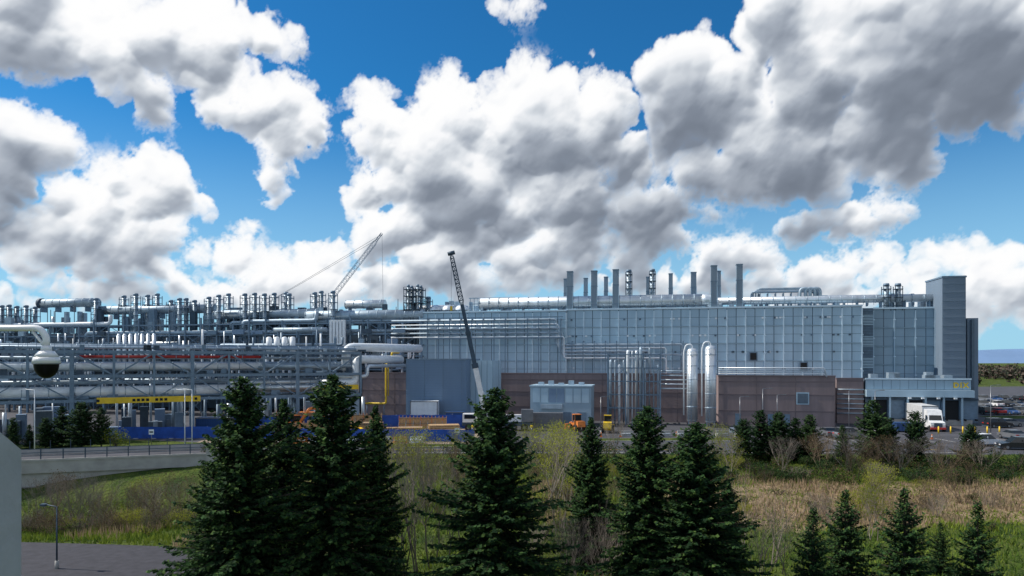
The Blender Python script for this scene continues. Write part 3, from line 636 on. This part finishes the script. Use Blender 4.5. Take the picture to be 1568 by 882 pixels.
# ------------------------------------------------------------------ bridge
FB=Frame((gx(300,82),82.),(gx(300,82)-gx(0,76),6)); s0=-60; s1=2
m=MB(); m.box(s0,s1,0,9,-.5,.28,'asph'); m.box(s0,s1-.01,-.35,-.01,-.7,.85,'conc'); m.box(s0,s1,9.01,9.3,-.7,.95,'conc'); m.box(s0,s1,-.45,-.36,.65,.88,'conc')
m.box(s0,s1-3,-.05,.25,-2.2,-.72,'conc'); m.box(s0,s1-3,-.3,.3,-2.3,-2.21,'concd'); m.box(s0,s1-3,5,5.4,-2.2,-.72,'concd'); m.box(s1-3.2,s1+.5,-.6,9.4,-5.5,-.73,'concd'); m.box(s1-.8,s1+.6,-.6,-.352,-1,1.5,'conc')  # darker concrete on the lower flange, inner girder and abutment
for i in range(int((s1-s0)/2.2)):
    x=s0+i*2.2; m.box(x-.05,x+.05,-.24,-.12,.85,2.,'dsteel'); m.box(x+.4,x+.45,8.9,9.,.95,2,'dsteel')
for z in (1.25,1.6,2.): m.box(s0,s1,-.2,-.15,z-.035,z+.035,'dsteel')
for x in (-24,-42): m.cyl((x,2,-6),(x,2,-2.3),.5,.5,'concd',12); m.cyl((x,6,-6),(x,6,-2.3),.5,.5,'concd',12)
m.obj('road_bridge',FB.mw)
m=MB()
for i in range(20): x=-36+i*1.6; y=87+.03*i; m.box(x-.04,x+.04,y-.04,y+.04,0,1.2,'dsteel')
for z in (.5,.85,1.2): m.cyl((-36,87,z),(-5.6,87.57,z),.03,.03,'dsteel',4)
m.obj('guard_rail')
# ------------------------------------------------------------------ near wall & security camera
m=MB(); prof=[(2.,0),(2.,11.775),(2.60,11.75),(2.75,11.64),(2.75,0)]; X1=-1.977; X0=-2.3
m.face([(X1,a,b) for a,b in prof],'wallc'); m.face([(X0,a,b) for a,b in prof[::-1]],'wallc')
for i in range(5):
    p,q=prof[i],prof[(i+1)%5]; m.face([(X1,p[0],p[1]),(X0,p[0],p[1]),(X0,q[0],q[1]),(X1,q[0],q[1])],'wallc')
m.obj('concrete_wall')
m=MB(); X=gx(71,4.); m.tube([(-3.6,4,12.19),(X-.04,4,12.19),(X,4,12.14),(X,4,12.08)],.019,'whitep',14,.07)
m.cyl((-3.6,4,0),(-3.6,4,12.4),.06,.06,'whitep',12); m.cyl((-3.53,4,12.19),(-3.48,4,12.19),.04,.04,'whitep',12)
m.cyl((X,4,12.055),(X,4,12.085),.03,.026,'whitep',16); m.cyl((X,4,12.02),(X,4,12.055),.066,.04,'whitep',24); m.cyl((X,4,11.985),(X,4,12.02),.073,.066,'whitep',24); m.cyl((X,4,11.978),(X,4,11.985),.07,.073,'greyp',24)
m.dome((X,4,11.978),.064,'black',1.3,24,8,-90,0); m.cyl((X,4,12.07),(X-.08,4,12.17),.008,.008,'whitep',6); m.obj('security_camera')
# ------------------------------------------------------------------ vegetation
def conifer(seed,H,Rm,ks=('nA','nB','nC'),droop=.35,dz=.22,sp=.13,expo=.8,base=.04,tw=.32,wd=.06,lo=.55):
    r=random.Random(seed); m=MB(); m.cyl((0,0,-1.2),(0,0,H*.5),.02*H,.011*H,'bark',8); m.cyl((0,0,H*.5),(0,0,H),.011*H,.01,'bark',6)
    U=r.uniform; z=base*H; ph=[U(0,6.28) for _ in range(3)]
    while z<H*.99:
        f=z/H; Lm=Rm*(1-f)**expo*(.88+.14*math.sin(z*2.6+seed)+U(-.08,.08)); nb=int(6+7*(1-f)); a0=U(0,6.28)
        for bi in range(nb):
            a=a0+bi*6.283/nb+U(-.3,.3); Lb=Lm*U(lo,1.12)*(1+.13*math.sin(2*a+ph[0]+z*.8)+.1*math.sin(3*a+ph[1]-z*1.3))
            if r.random()<.09: Lb*=1.22
            if Lb<.12: Lb=.12
            ca,sa=math.cos(a),math.sin(a); e0=-.12+.75*f+U(-.12,.12); zz=z+U(-.1,.1)
            def pos(q):
                rr=Lb*q; return rr, zz+rr*e0-droop*Lb*q*q*(1-f)+.16*Lb*q**4
            n=max(2,int(Lb/sp))
            r1,z1=pos(1.); r5,z5=pos(.5)
            if Lb>.5:
                m.cyl((0,0,zz),(ca*r5,sa*r5,z5),.025,.015,'bark',3,False); m.cyl((ca*r5,sa*r5,z5),(ca*r1,sa*r1,z1),.015,.006,'bark',3,False)
            for k_ in range(n+1):
                q=.12+.88*k_/n; rr,pz=pos(q); tl=tw*(.55+.75*(1-q))*min(1,.35+Lb*.6)
                for sd in (-1,1,0,r.choice((-1,1))):
                    if q<.3 and r.random()<.6: continue
                    o=U(.35,.8); dx=ca*o-sa*sd*U(.6,1); dy=sa*o+ca*sd*U(.6,1); dd=U(-.5,.12) if sd else U(-.25,.3)
                    l=math.sqrt(dx*dx+dy*dy+dd*dd); t=tl*U(.7,1.25); dx,dy,dd=dx/l*t,dy/l*t,dd/l*t
                    w=wd*U(.7,1.4); px_,py_=-dy/t*w,dx/t*w; wz=U(-1,1)*w*.9
                    x,y=ca*rr+U(-.04,.04),sa*rr+U(-.04,.04); zc=pz+U(-.04,.04)
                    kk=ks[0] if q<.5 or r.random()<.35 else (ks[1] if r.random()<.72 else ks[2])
                    m.face([(x,y,zc),(x+dx*.45+px_,y+dy*.45+py_,zc+dd*.45+wz),(x+dx,y+dy,zc+dd-.02),(x+dx*.5-px_,y+dy*.5-py_,zc+dd*.5-wz)],kk)
        z+=dz*(1.1-.5*f)*U(.8,1.2)
    return m.mesh('spruce_tree')
SP=[conifer(1,11,4.1,expo=.74,wd=.08,tw=.35),conifer(2,11,3.9,droop=.45,expo=.7,wd=.08,tw=.35),conifer(3,11,3.5,droop=.3,expo=.8,wd=.075,tw=.34)]
SS=[conifer(11,5.5,2.1,dz=.22,sp=.1,tw=.26,wd=.05,droop=.2,lo=.45),conifer(12,5.5,1.9,dz=.24,sp=.1,tw=.26,wd=.05,droop=.05,lo=.4)]
PN=[conifer(21,7,2.5,('pA','pA','pB'),droop=.05,dz=.3,sp=.2,expo=.5,tw=.45,wd=.1,base=.1),conifer(22,7,2.2,('pA','pB','pB'),droop=.0,dz=.32,sp=.2,expo=.55,tw=.45,wd=.1,base=.12),conifer(23,7,2.1,('nA','nB','pA'),droop=.1,dz=.3,sp=.18,expo=.65,tw=.4,wd=.1)]
def tree(me,px,d,top,name,wscale=1.,href=11.):
    x=gx(px,d); zt=HC+(HOR-top)*d/F; z0=hgt(x,d); s=(zt-z0)/href
    o=place(me,name,Matrix.Translation((x,d,z0))@Matrix.Rotation(R.uniform(0,6.28),4,'Z')@Matrix.Diagonal((s*wscale,s*wscale,s,1)))
for px,d,top,i,w in ((372,33,578,0,1.),(435,39,612,2,1.),(508,34,572,1,1.05),(575,36,622,2,.85),(757,33,595,0,1.12),(905,41,640,2,.95),(990,35,620,1,.95),(1065,33,648,0,1.2),(1115,34,735,2,1.),(325,36,705,1,.9)):
    tree(SP[i],px,d,top,'spruce_tree',w)
for px,d,top,i in ((1245,33,778,1),(1295,35,752,0),(1385,33,750,0),(1497,32.5,770,1),(1440,40,800,1)): tree(SS[i],px,d,top,'spruce_tree',1.,5.5)
for px,d,top,i,w in ((1138,80,642,0,1.1),(1165,82,628,2,1.3),(1192,81,632,0,1.2),(1218,82,640,2,1.3),(1240,80,636,1,1.2),(1290,82,652,1,.9),(1336,80,614,1,1.15),(1360,82,640,0,1.1),(1402,79,630,0,.9),(1487,78,650,0,1.1),(70,93,640,0,1.1),(95,94,622,2,1.2),(125,93,616,0,1.2),(155,94,625,1,1.1),(20,93,640,1,1),(45,93,650,2,1.)):
    tree(PN[i],px,d,top,'pine_tree',w,7.)
def leafblob(m,c,rx,ry,rz,n,ks,sz,r):
    for _ in range(n):
        while True:
            a,b,c_=r.uniform(-1,1),r.uniform(-1,1),r.uniform(-1,1); q=a*a+b*b+c_*c_
            if q<1: break
        g=1+.35*mn.noise(Vector((c[0]+a*2,c[1]+b*2,c_*2)))
        x,y,z=c[0]+a*rx*g,c[1]+b*ry*g,c[2]+c_*rz*g; s=sz*r.uniform(.5,1.3)
        u=Vector((r.gauss(0,1),r.gauss(0,1),r.gauss(0,1))).normalized()*s; v=u.orthogonal().normalized()*s*.6
        v.rotate(Matrix.Rotation(r.uniform(0,6.28),3,u)); p=Vector((x,y,z)); m.face([p-u*.5,p+v*.5,p+u*.5,p-v*.5],r.choice(ks))
def bare(seed,H,buds=None,stems=5,spread=.35,kt='twig',lv=4,nb=3):
    r=random.Random(seed); m=MB()
    def rec(p,d,l,rad,lvl):
        q=p; dd=d.copy()
        for _ in range(2):
            dd=(dd+Vector((r.gauss(0,.12),r.gauss(0,.12),r.gauss(0.03,.06)))).normalized(); n=q+dd*l*.5
            m.cyl(q,n,rad,rad*.75,kt,3,False); rad*=.78; q=n
            if lvl>0 and _==0: rec(q,(dd+Vector((r.gauss(0,.5),r.gauss(0,.5),.15))).normalized(),l*.6,rad*.6,lvl-1)
        if buds and lvl<=1:
            for _ in range(buds[1]):
                if r.random()<.5: continue
                c=q+Vector((r.gauss(0,.15),r.gauss(0,.15),r.gauss(0,.2))); s=r.uniform(.03,.07); u=Vector((r.gauss(0,1),r.gauss(0,1),r.gauss(0,1))).normalized()*s; v=u.orthogonal()*.6
                m.face([c-u,c+v,c+u,c-v],buds[0])
        if lvl>0:
            for _ in range(nb): rec(q,(dd+Vector((r.gauss(0,.38),r.gauss(0,.38),.2))).normalized(),l*.68,rad*.8,lvl-1)
    for i in range(stems):
        rec(Vector((r.gauss(0,.25),r.gauss(0,.25),-.3)),Vector((r.gauss(0,spread),r.gauss(0,spread),1)).normalized(),H*.36,H*.008,lv)
    return m.mesh('bare_tree')
BT=[bare(1,6,None),bare(2,6,('lY',2),4,.25),bare(3,6,('lB',1),5,.3,'twig2'),bare(4,6,('lY',3),4,.4),bare(8,8,None,2,.08,'twig',4,2),bare(9,8,('lY',1),2,.1,'twig',4,2)]
BS=[bare(5,3,('lB',1),9,.6,'twig2',3,3),bare(6,3,('lY',3),8,.6,'twig2',3,3),bare(7,3,None,10,.6,'twig',3,3)]
def put(me,px,d,s,name):
    x=gx(px,d); place(me,name,Matrix.Translation((x,d,hgt(x,d)))@Matrix.Rotation(R.uniform(0,6.28),4,'Z')@Matrix.Scale(s,4))
for px,d,s,i in ((605,39,.9,4),(618,38,1.,5),(634,40,1.1,4),(652,41,1.0,4),(590,40,1.,4),(672,43,.9,4),(640,52,1.1,0),(625,60,1.2,3),(660,64,1.1,1),(600,66,1.2,0),(860,44,.8,4),(848,48,.9,4),(842,60,1.2,1),(860,70,1.1,3),(880,37,.75,0),(920,36,.8,0),(945,40,.8,4),(1170,38,.8,0),(1185,42,.7,4),(1200,40,.7,5),(1330,48,.7,3),(1345,60,.7,3),(1310,70,.7,2),(110,62,1.1,0),(130,66,1.2,0),(1475,60,.7,2),(1300,76,.9,0),(1430,76,.8,0),(1355,75,.8,2),(700,47,.9,4),(1140,45,.8,5),(820,84,.8,1),(870,85,.8,2),(940,85,.9,0),(1090,84,.8,1),(610,84,.6,2),
   (60,58,.9,0),(160,64,.9,0),(190,60,.8,2),(215,62,1.,0),(250,58,.9,2),(280,64,1.,0),(235,70,.9,1),(300,60,.9,2),(90,70,1.,2),(705,78,.8,3),(830,76,1.,1),(1120,72,.9,1),(700,60,1.,2),(1200,74,.8,0),(1260,76,.8,2),(1380,74,.8,0),(1450,74,.7,2),(1500,76,.7,0)):
    put(BT[i],px,d,s,'bare_tree')
for i in range(120):
    px=R.choice([R.uniform(200,720),R.uniform(800,960),R.uniform(1120,1560),R.uniform(30,330),R.uniform(30,330)]); d=R.uniform(50,80) if px<330 or px>1120 else R.uniform(42,80)
    if px<330 and d>66: d=R.uniform(50,64)
    put(R.choice([BS[0],BS[1],BS[2],BS[2],BS[0]]),px,d,R.uniform(.35,.9),'bare_shrub')
r=random.Random(5)
def bush(name,px,d,rx,rz,ks,n,sz=.16):
    m=MB(); x=gx(px,d); 
    for k_ in range(5): leafblob(m,(r.uniform(-.6,.6)*rx,r.uniform(-.4,.4)*rx,rz*r.uniform(.4,.9)),rx*.55,rx*.5,rz*.6,n//5,ks,sz,r)
    for k_ in range(6): m.cyl((0,0,-.2),(r.uniform(-.5,.5)*rx,r.uniform(-.4,.4)*rx,rz*1.1),.05,.02,'bark',4,False)
    place(m.mesh(name),name,TR(x,d,hgt(x,d)))
bush('spring_bush',178,93,1.9,2.,['lY','lY','gG'],1500); bush('spring_bush',1335,62,.9,1.6,['lY','gG'],700,.10); bush('spring_bush',225,49,1.,.6,['lY','gY'],500,.08); bush('spring_bush',655,72,1.6,1.2,['lY','gY','gG'],900,.12); bush('spring_bush',850,70,1.3,1.2,['lY','gY','gG'],800,.12)
for i in range(75):
    px=1115+i*6.2+r.uniform(-10,10); bush('evergreen_shrub',px,r.uniform(69,81),r.uniform(1.,2.1),r.uniform(.5,1.3),r.choice([['lG','pA','lG'],['lG','lB','pA'],['lB','lG','gG'],['pA','pA','lG']]),550)
for px,d in ((330,88),(420,85),(590,84),(630,83),(700,84),(800,86),(830,84),(860,82),(930,84),(1050,84),(1090,82),(720,84),(880,87),(960,87),(1000,86),(1030,88),(815,80),(845,78),(935,78),(700,74),(720,70)): bush('evergreen_shrub',px,d,1.8,r.uniform(1.,2.),['lG','lG','gG','lB'],700)
for i in range(40): bush('bramble_shrub',r.uniform(40,330),r.uniform(50,66),r.uniform(.8,1.9),r.uniform(.4,1.),r.choice([['lB','lG','lG'],['lB','gG'],['lG','gG','gG']]),500,.1)
for i in range(14): bush('bramble_shrub',r.choice([r.uniform(590,700),r.uniform(830,880)]),r.uniform(46,66),r.uniform(.8,1.6),r.uniform(.4,.9),['lB','lG','gG'],450,.1)
for i in range(12): bush('bramble_shrub',r.uniform(1130,1560),r.uniform(50,66),r.uniform(.6,1.3),r.uniform(.3,.7),['lB','lG','gG'],350,.1)
m=MB()
for i in range(80000):
    y=37+ (r.random()**.8)*48; u=r.uniform(-.72,.78); x=u*y
    if y<47.5 and x<-15 and x<(-17-7*sm(40,46.3,y)-(20*sm(43.5,47,y))): continue
    if x<-30 and y>74: continue
    h0=hgt(x,y); nn=mn.noise(Vector((x*.12,y*.12,3.)))+.5*mn.noise(Vector((x*.5,y*.5,7.)))
    dry=sm(6,16,x)*sm(48,56,y)*sm(73,68,y)*.9
    v=dry+nn*1.25+(.15 if x<-20 else 0)
    k=('gS' if v>.52 and r.random()<.82 else ('gY' if v>.1 or r.random()<.25 else 'gG')); h=r.uniform(.15,.45)*(1.2 if k=='gS' else 1)*(1+nn*.7)
    if x<-18: h*=1.3
    w=r.uniform(.03,.07); a=r.uniform(0,3.14); cx,cy=math.cos(a)*w,math.sin(a)*w; lx,ly=r.gauss(0,.12),r.gauss(0,.12)
    m.face([(x-cx,y-cy,h0-.03),(x+cx,y+cy,h0-.03),(x+lx,y+ly,h0+h)],k)
m.obj('meadow_grass')
m=MB()
for i in range(260):
    d=r.uniform(330,800); px=r.uniform(1440,1760) if r.random()<.75 else r.uniform(-250,20); x=gx(px,d); h=r.uniform(4,9); 
    leafblob(m,(x,d,h*.5),h*.5,h*.4,h*.55,90,['farT','farT2','farT2'],2.2,r); m.cyl((x,d,0),(x,d,h*.5),.3,.2,'bark',4,False)
m.obj('distant_tree_line')
m=MB(); pts=[]
for i in range(121):
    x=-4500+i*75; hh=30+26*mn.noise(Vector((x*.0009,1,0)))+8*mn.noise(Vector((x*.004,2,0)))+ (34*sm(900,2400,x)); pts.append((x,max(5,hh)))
for a,b in zip(pts,pts[1:]):
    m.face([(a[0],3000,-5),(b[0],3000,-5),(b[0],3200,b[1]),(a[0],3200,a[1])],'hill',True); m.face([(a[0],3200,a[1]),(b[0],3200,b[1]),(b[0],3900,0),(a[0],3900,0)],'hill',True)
m.obj('hills')
# ------------------------------------------------------------------ clouds: far backdrop mesh (5 km out), cumulus built from hierarchies of puffs
G=1.5; ax=np.arange(-812,812,G); ey=np.arange(2,650,G); NW,NH=len(ax),len(ey)
CR=random.Random(3)
def fn(seed,beta,k0,kmax=1e9):
    g=np.random.default_rng(seed).standard_normal((NH,NW)); Fq=np.fft.rfft2(g)
    kk=np.hypot(np.fft.fftfreq(NH)[:,None]/G,np.fft.rfftfreq(NW)[None,:]/G); amp=1/(kk+k0)**beta; amp[kk>kmax]=0; amp[0,0]=0
    q=np.fft.irfft2(Fq*amp,s=(NH,NW)); return q/q.std()
def blur(a,s):
    p=int(s*3/G)+2; b=np.pad(a,p,mode='edge'); h,w_=b.shape
    ky=np.fft.fftfreq(h)[:,None]/G; kx=np.fft.rfftfreq(w_)[None,:]/G
    o=np.fft.irfft2(np.fft.rfft2(b)*np.exp(-2*np.pi**2*s*s*(kx**2+ky**2)),s=(h,w_)); return o[p:-p,p:-p]
HT=np.full((NH,NW),-12.); TK=np.zeros((NH,NW))
def splat(x,y,z,rr,wt):
    i0=max(0,int((x-rr-ax[0])/G)); i1=min(NW,int((x+rr-ax[0])/G)+2); j0=max(0,int((y-rr-ey[0])/G)); j1=min(NH,int((y+rr-ey[0])/G)+2)
    if i0>=i1 or j0>=j1: return
    mm=rr*rr-(ax[None,i0:i1]-x)**2-(ey[j0:j1,None]-y)**2
    h=np.sqrt(np.maximum(mm,0)); sl=HT[j0:j1,i0:i1]; np.maximum(sl,np.where(mm>0,z+h,-12.),out=sl); TK[j0:j1,i0:i1]+=h*wt
BL=[(50,30,210,95),(190,45,200,75),(170,110,115,60),(255,165,52,52),(400,150,95,55),(445,185,68,58),(425,260,34,55),(350,30,140,45),(300,85,110,48),(330,120,70,40),
 (15,245,88,80),(120,290,95,50),(275,300,82,56),(200,310,90,45),(60,345,160,58),(200,370,125,48),(200,400,110,44),(90,405,140,48),(375,347,26,18),
 (360,395,68,38),(425,425,80,34),(505,398,66,32),(460,410,80,30),(575,150,54,26),(585,215,56,44),(563,310,46,42),(570,180,40,36),(620,260,48,60),(610,370,80,50),
 (690,185,78,58),(820,150,82,58),(770,220,150,88),(680,300,105,82),(905,215,88,68),(1000,240,120,42),(870,320,195,62),(740,375,180,62),(925,150,60,40),(1000,330,72,44),(950,370,120,45),
 (1190,60,95,66),(1040,125,75,60),(1150,160,160,78),(1240,235,215,78),(1350,130,200,125),(1500,60,180,105),(1300,20,200,80),(1060,190,125,52),(1545,175,55,32),(1150,275,145,42),(1380,250,90,45),
 (1285,345,118,38),(1320,320,54,28),(1130,400,80,36),(1290,418,155,36),(1450,398,110,40),(1545,425,90,44),(1400,470,270,40),(1200,450,200,34),(1500,450,150,40),
 (70,452,180,28),(270,452,180,28),(460,455,150,26),(560,440,140,38),(720,430,130,46),(920,420,170,40),(1040,440,120,30),(790,25,56,22),(892,90,11,7),(1080,340,36,12),(1450,10,210,50)]
for px,py,rx,ry in BL:
    u=(px-CX)/F; v=(HOR-py)/F; a=math.atan(u); e=math.atan(v*math.cos(a)); k=math.cos(a); X=a*F; Y=e*F; rx*=k*k; ry*=k
    rm=min(rx,ry); n1=int(6+5*rx/ry)
    for _ in range(n1):
        r1=rm*CR.uniform(.36,.66); t=CR.uniform(0,6.283); q=math.sqrt(CR.random()); x=X+math.cos(t)*q*max(0,rx-r1*.8); y=Y+math.sin(t)*q*max(0,ry-r1*.8); z=CR.uniform(-.5,.5)*rm
        if y<Y: r1*=.85
        splat(x,y,z,r1,1.)
        for _ in range(10):
            th=CR.gauss(math.pi/2,1.25); ph=CR.uniform(-.2,1.2); r2=r1*CR.uniform(.24,.46); dx,dy,dz_=math.cos(th)*math.cos(ph),math.sin(th)*math.cos(ph),math.sin(ph)
            x2,y2,z2=x+dx*r1*.86,y+dy*r1*.86,z+dz_*r1*.8; splat(x2,y2,z2,r2,.9)
            if r2<6: continue
            for _ in range(8):
                th=CR.gauss(math.pi/2,1.3); ph=CR.uniform(-.3,1.2); r3=r2*CR.uniform(.26,.5)
                if r3<2.6: continue
                splat(x2+math.cos(th)*math.cos(ph)*r2*.88,y2+math.sin(th)*math.cos(ph)*r2*.88,z2+math.sin(ph)*r2*.8,r3,.9)
wx=fn(1,2.6,.006)*8+fn(2,2.1,.03)*1.8; wy=fn(5,2.6,.006)*6+fn(6,2.1,.03)*1.6
jj,ii=np.meshgrid(np.arange(NH),np.arange(NW),indexing='ij')
fx=np.clip(ii+wx/G,0,NW-1.01); fy=np.clip(jj+wy/G,0,NH-1.01)
def samp(A):
    x0=fx.astype(int); y0=fy.astype(int); tx=fx-x0; ty=fy-y0; x1=np.minimum(x0+1,NW-1); y1=np.minimum(y0+1,NH-1)
    return (A[y0,x0]*(1-tx)+A[y0,x1]*tx)*(1-ty)+(A[y1,x0]*(1-tx)+A[y1,x1]*tx)*ty
HT=samp(HT); TK=samp(TK)
n_lo=fn(8,3.0,.003); n_mid=fn(9,2.6,.012); n_hi=fn(10,1.7,.05); n_w=fn(12,2.0,.008)
soft=blur(np.minimum(TK,60),9.); vs=blur(np.minimum(TK,40),24.)
wisp=np.clip(.22+.5*n_w,0,1)           # where high, the margin dissolves into a ragged veil; where low it stays crisp
TKn=np.maximum(TK*(1+.15*n_mid)*(1-wisp*.6)+soft*wisp*(.55+.2*n_hi)+vs*np.clip(n_w*.5+.15*n_hi-.2,0,1)*.3+np.minimum(TK,6)*.22*n_hi-2.2,0)
alpha=1-np.exp(-TKn/15.)
H1=blur(HT,2.2)+.06*n_hi; H2=blur(HT,6); H3=blur(HT,16)+.8*n_mid
def diffuse(Hf,g,sc):
    gy,gx_=np.gradient(Hf*sc,G); gy=np.clip(gy,-g,g); gx_=np.clip(gx_,-g,g); ln=np.sqrt(1+gx_**2+gy**2)
    return np.clip(.5+.5*(.35*gx_-.93*gy+.05)/ln,0,1)
df=.26*diffuse(H1,1.4,.65)+.32*diffuse(H2,1.8,1.)+.42*diffuse(H3,2.,1.9)
Dn=1-np.exp(-TK/40.); Sa=np.zeros((NH,NW)); S_=np.zeros(NW)
for j in range(NH-1,-1,-1):
    S_=S_*(.95+.042*Dn[j])+Dn[j]*G; Sa[j]=S_
Sa=blur(Sa,8.)
lt=np.exp(-Sa/(95.*np.clip(1+.6*n_lo,.3,2.3)))
thin=np.exp(-blur(TKn,2.)/55.)
dc=np.clip((df-.5)*1.5+.5,0,1)
lum=.09+.33*dc+.86*lt*(.42+.68*dc)+.30*thin
lum=np.clip(lum,0,1); 
elr=ey/F; hzf=np.clip(1-elr/.12,0,1)[:,None]; lum=lum*(1-.45*hzf)+.84*.45*hzf
azr=ax/F; A_,E_=np.meshgrid(azr,elr); RD=5200.
co=np.stack([RD*np.cos(E_)*np.sin(A_),RD*np.cos(E_)*np.cos(A_),RD*np.sin(E_)+HC],-1).reshape(-1,3)
idx=np.arange(NH*NW).reshape(NH,NW); fa=np.stack([idx[:-1,:-1],idx[:-1,1:],idx[1:,1:],idx[1:,:-1]],-1).reshape(-1,4)
al=alpha.reshape(-1); keep=al[fa].max(1)>.004; fa=fa[keep]; used=np.unique(fa); remap=np.zeros(NH*NW,int); remap[used]=np.arange(len(used)); fa=remap[fa]
me=bpy.data.meshes.new('clouds'); me.vertices.add(len(used)); me.vertices.foreach_set('co',co[used].astype(np.float32).ravel())
me.loops.add(len(fa)*4); me.loops.foreach_set('vertex_index',fa.ravel().astype(np.int32)); me.polygons.add(len(fa)); me.polygons.foreach_set('loop_start',np.arange(0,len(fa)*4,4,dtype=np.int32))
me.update(calc_edges=True)
at=me.attributes.new('cloud_density','FLOAT','POINT'); at.data.foreach_set('value',al[used].astype(np.float32))
at=me.attributes.new('cloud_light','FLOAT','POINT'); at.data.foreach_set('value',lum.reshape(-1)[used].astype(np.float32))
cm=bpy.data.materials.new('cloud'); cm.use_nodes=True; cm.cycles.emission_sampling='NONE'; nt=cm.node_tree; N=nt.nodes; L=nt.links; N.remove(N['Principled BSDF'])
a1=N.new('ShaderNodeAttribute'); a1.attribute_name='cloud_density'; a2=N.new('ShaderNodeAttribute'); a2.attribute_name='cloud_light'
cr=N.new('ShaderNodeValToRGB'); L.new(a2.outputs['Fac'],cr.inputs[0]); E=cr.color_ramp.elements
E[0].position=0.; E[0].color=(.13,.155,.20,1); E[1].position=1.; E[1].color=(1.,1.,1.,1)
for p,c in ((.25,(.22,.255,.315)),(.45,(.39,.435,.505)),(.68,(.70,.74,.79)),(.85,(.94,.95,.97))): e=E.new(p); e.color=(*c,1)
em=N.new('ShaderNodeEmission'); L.new(cr.outputs[0],em.inputs[0]); tb=N.new('ShaderNodeBsdfTransparent'); ms=N.new('ShaderNodeMixShader')
L.new(a1.outputs['Fac'],ms.inputs[0]); L.new(tb.outputs[0],ms.inputs[1]); L.new(em.outputs[0],ms.inputs[2]); L.new(ms.outputs[0],N['Material Output'].inputs[0])
me.materials.append(cm); me.polygons.foreach_set('use_smooth',[True]*len(me.polygons)); place(me,'sky')
# ------------------------------------------------------------------ world
SUN_EL=math.radians(45); SUN_AZ=math.radians(-82)
w=bpy.data.worlds.new('World'); scene.world=w; w.use_nodes=True; nt=w.node_tree; N=nt.nodes; L=nt.links
for n in list(N): N.remove(n)
def setin(n,i,q):
    if q is None: return
    if isinstance(q,(int,float,tuple)): n.inputs[i].default_value=q
    else: L.new(q,n.inputs[i])
def ma(op,a,b=None,c=None,cl=False):
    n=N.new('ShaderNodeMath'); n.operation=op; n.use_clamp=cl
    for i,q in enumerate((a,b,c)): setin(n,i,q)
    return n.outputs[0]
def vm(op,a,b=None,c=None):
    n=N.new('ShaderNodeVectorMath'); n.operation=op
    for i,q in enumerate((a,b,c)): setin(n,i,q)
    return n.outputs['Value'] if op in('LENGTH','DOT_PRODUCT') else n.outputs[0]
def rng(s,a,b,c=0.,d=1.):
    n=N.new('ShaderNodeMapRange'); n.interpolation_type='SMOOTHSTEP'
    for i,q in enumerate((s,a,b,c,d)): setin(n,i,q)
    return n.outputs[0]
def mixw(f,a,b):
    n=N.new('ShaderNodeMix'); n.data_type='RGBA'; setin(n,0,f)
    for i,q in ((6,a),(7,b)):
        if isinstance(q,tuple): n.inputs[i].default_value=(*q,1)
        else: L.new(q,n.inputs[i])
    return n.outputs[2]
tc=N.new('ShaderNodeTexCoord'); sx=N.new('ShaderNodeSeparateXYZ'); L.new(tc.outputs['Generated'],sx.inputs[0])
az=ma('ARCTAN2',sx.outputs[0],sx.outputs[1]); el=ma('ARCSINE',sx.outputs[2])
cb=N.new('ShaderNodeCombineXYZ'); L.new(az,cb.inputs[0]); L.new(el,cb.inputs[1]); q0=cb.outputs[0]
tn=N.new('ShaderNodeTexNoise'); L.new(tc.outputs['Generated'],tn.inputs['Vector']); tn.inputs['Scale'].default_value=3.; tn.inputs['Detail'].default_value=6
outm=rng(vm('LENGTH',vm('MULTIPLY_ADD',q0,(1.15,1.45,0.),(0.,-.3,0.))),.98,1.15)
ga=ma('MULTIPLY',rng(tn.outputs[0],.46,.58),outm)
sky=N.new('ShaderNodeTexSky'); sky.sky_type='NISHITA'; sky.sun_disc=False; sky.sun_elevation=SUN_EL; sky.sun_rotation=SUN_AZ; sky.altitude=100; sky.air_density=1.; sky.dust_density=.2; sky.ozone_density=3.
STR=.1
tint=N.new('ShaderNodeMix'); tint.data_type='RGBA'; tint.blend_type='MULTIPLY'; tint.inputs[0].default_value=1.; L.new(sky.outputs[0],tint.inputs[6]); tint.inputs[7].default_value=(.17,.78,1.15,1)
hz=rng(el,.0,.36,.85,0.)
base=mixw(hz,tint.outputs[2],(4.0,6.8,8.7))
fin=mixw(ga,base,(8.6,8.9,9.3))
bg=N.new('ShaderNodeBackground'); L.new(fin,bg.inputs[0]); bg.inputs[1].default_value=STR
ow=N.new('ShaderNodeOutputWorld'); L.new(bg.outputs[0],ow.inputs[0])
# sun
sl=bpy.data.lights.new('sun','SUN'); sl.energy=5.; sl.angle=math.radians(.5); sl.color=(1.,.94,.85)
so=bpy.data.objects.new('sun',sl); scene.collection.objects.link(so)
dirv=Vector((math.sin(SUN_AZ)*math.cos(SUN_EL),math.cos(SUN_AZ)*math.cos(SUN_EL),math.sin(SUN_EL)))
so.rotation_euler=dirv.to_track_quat('Z','Y').to_euler(); so.location=dirv*200
# camera
cd=bpy.data.cameras.new('camera'); co=bpy.data.objects.new('camera',cd); scene.collection.objects.link(co); co.location=(0,0,HC); co.rotation_euler=(math.radians(90),0,0)
cd.sensor_width=36; cd.lens=36*F/1568; cd.shift_y=(HOR-441)/1568; cd.clip_start=.1; cd.clip_end=12000
scene.camera=co
scene.view_settings.view_transform='Standard'; scene.view_settings.look='None'; scene.view_settings.exposure=0
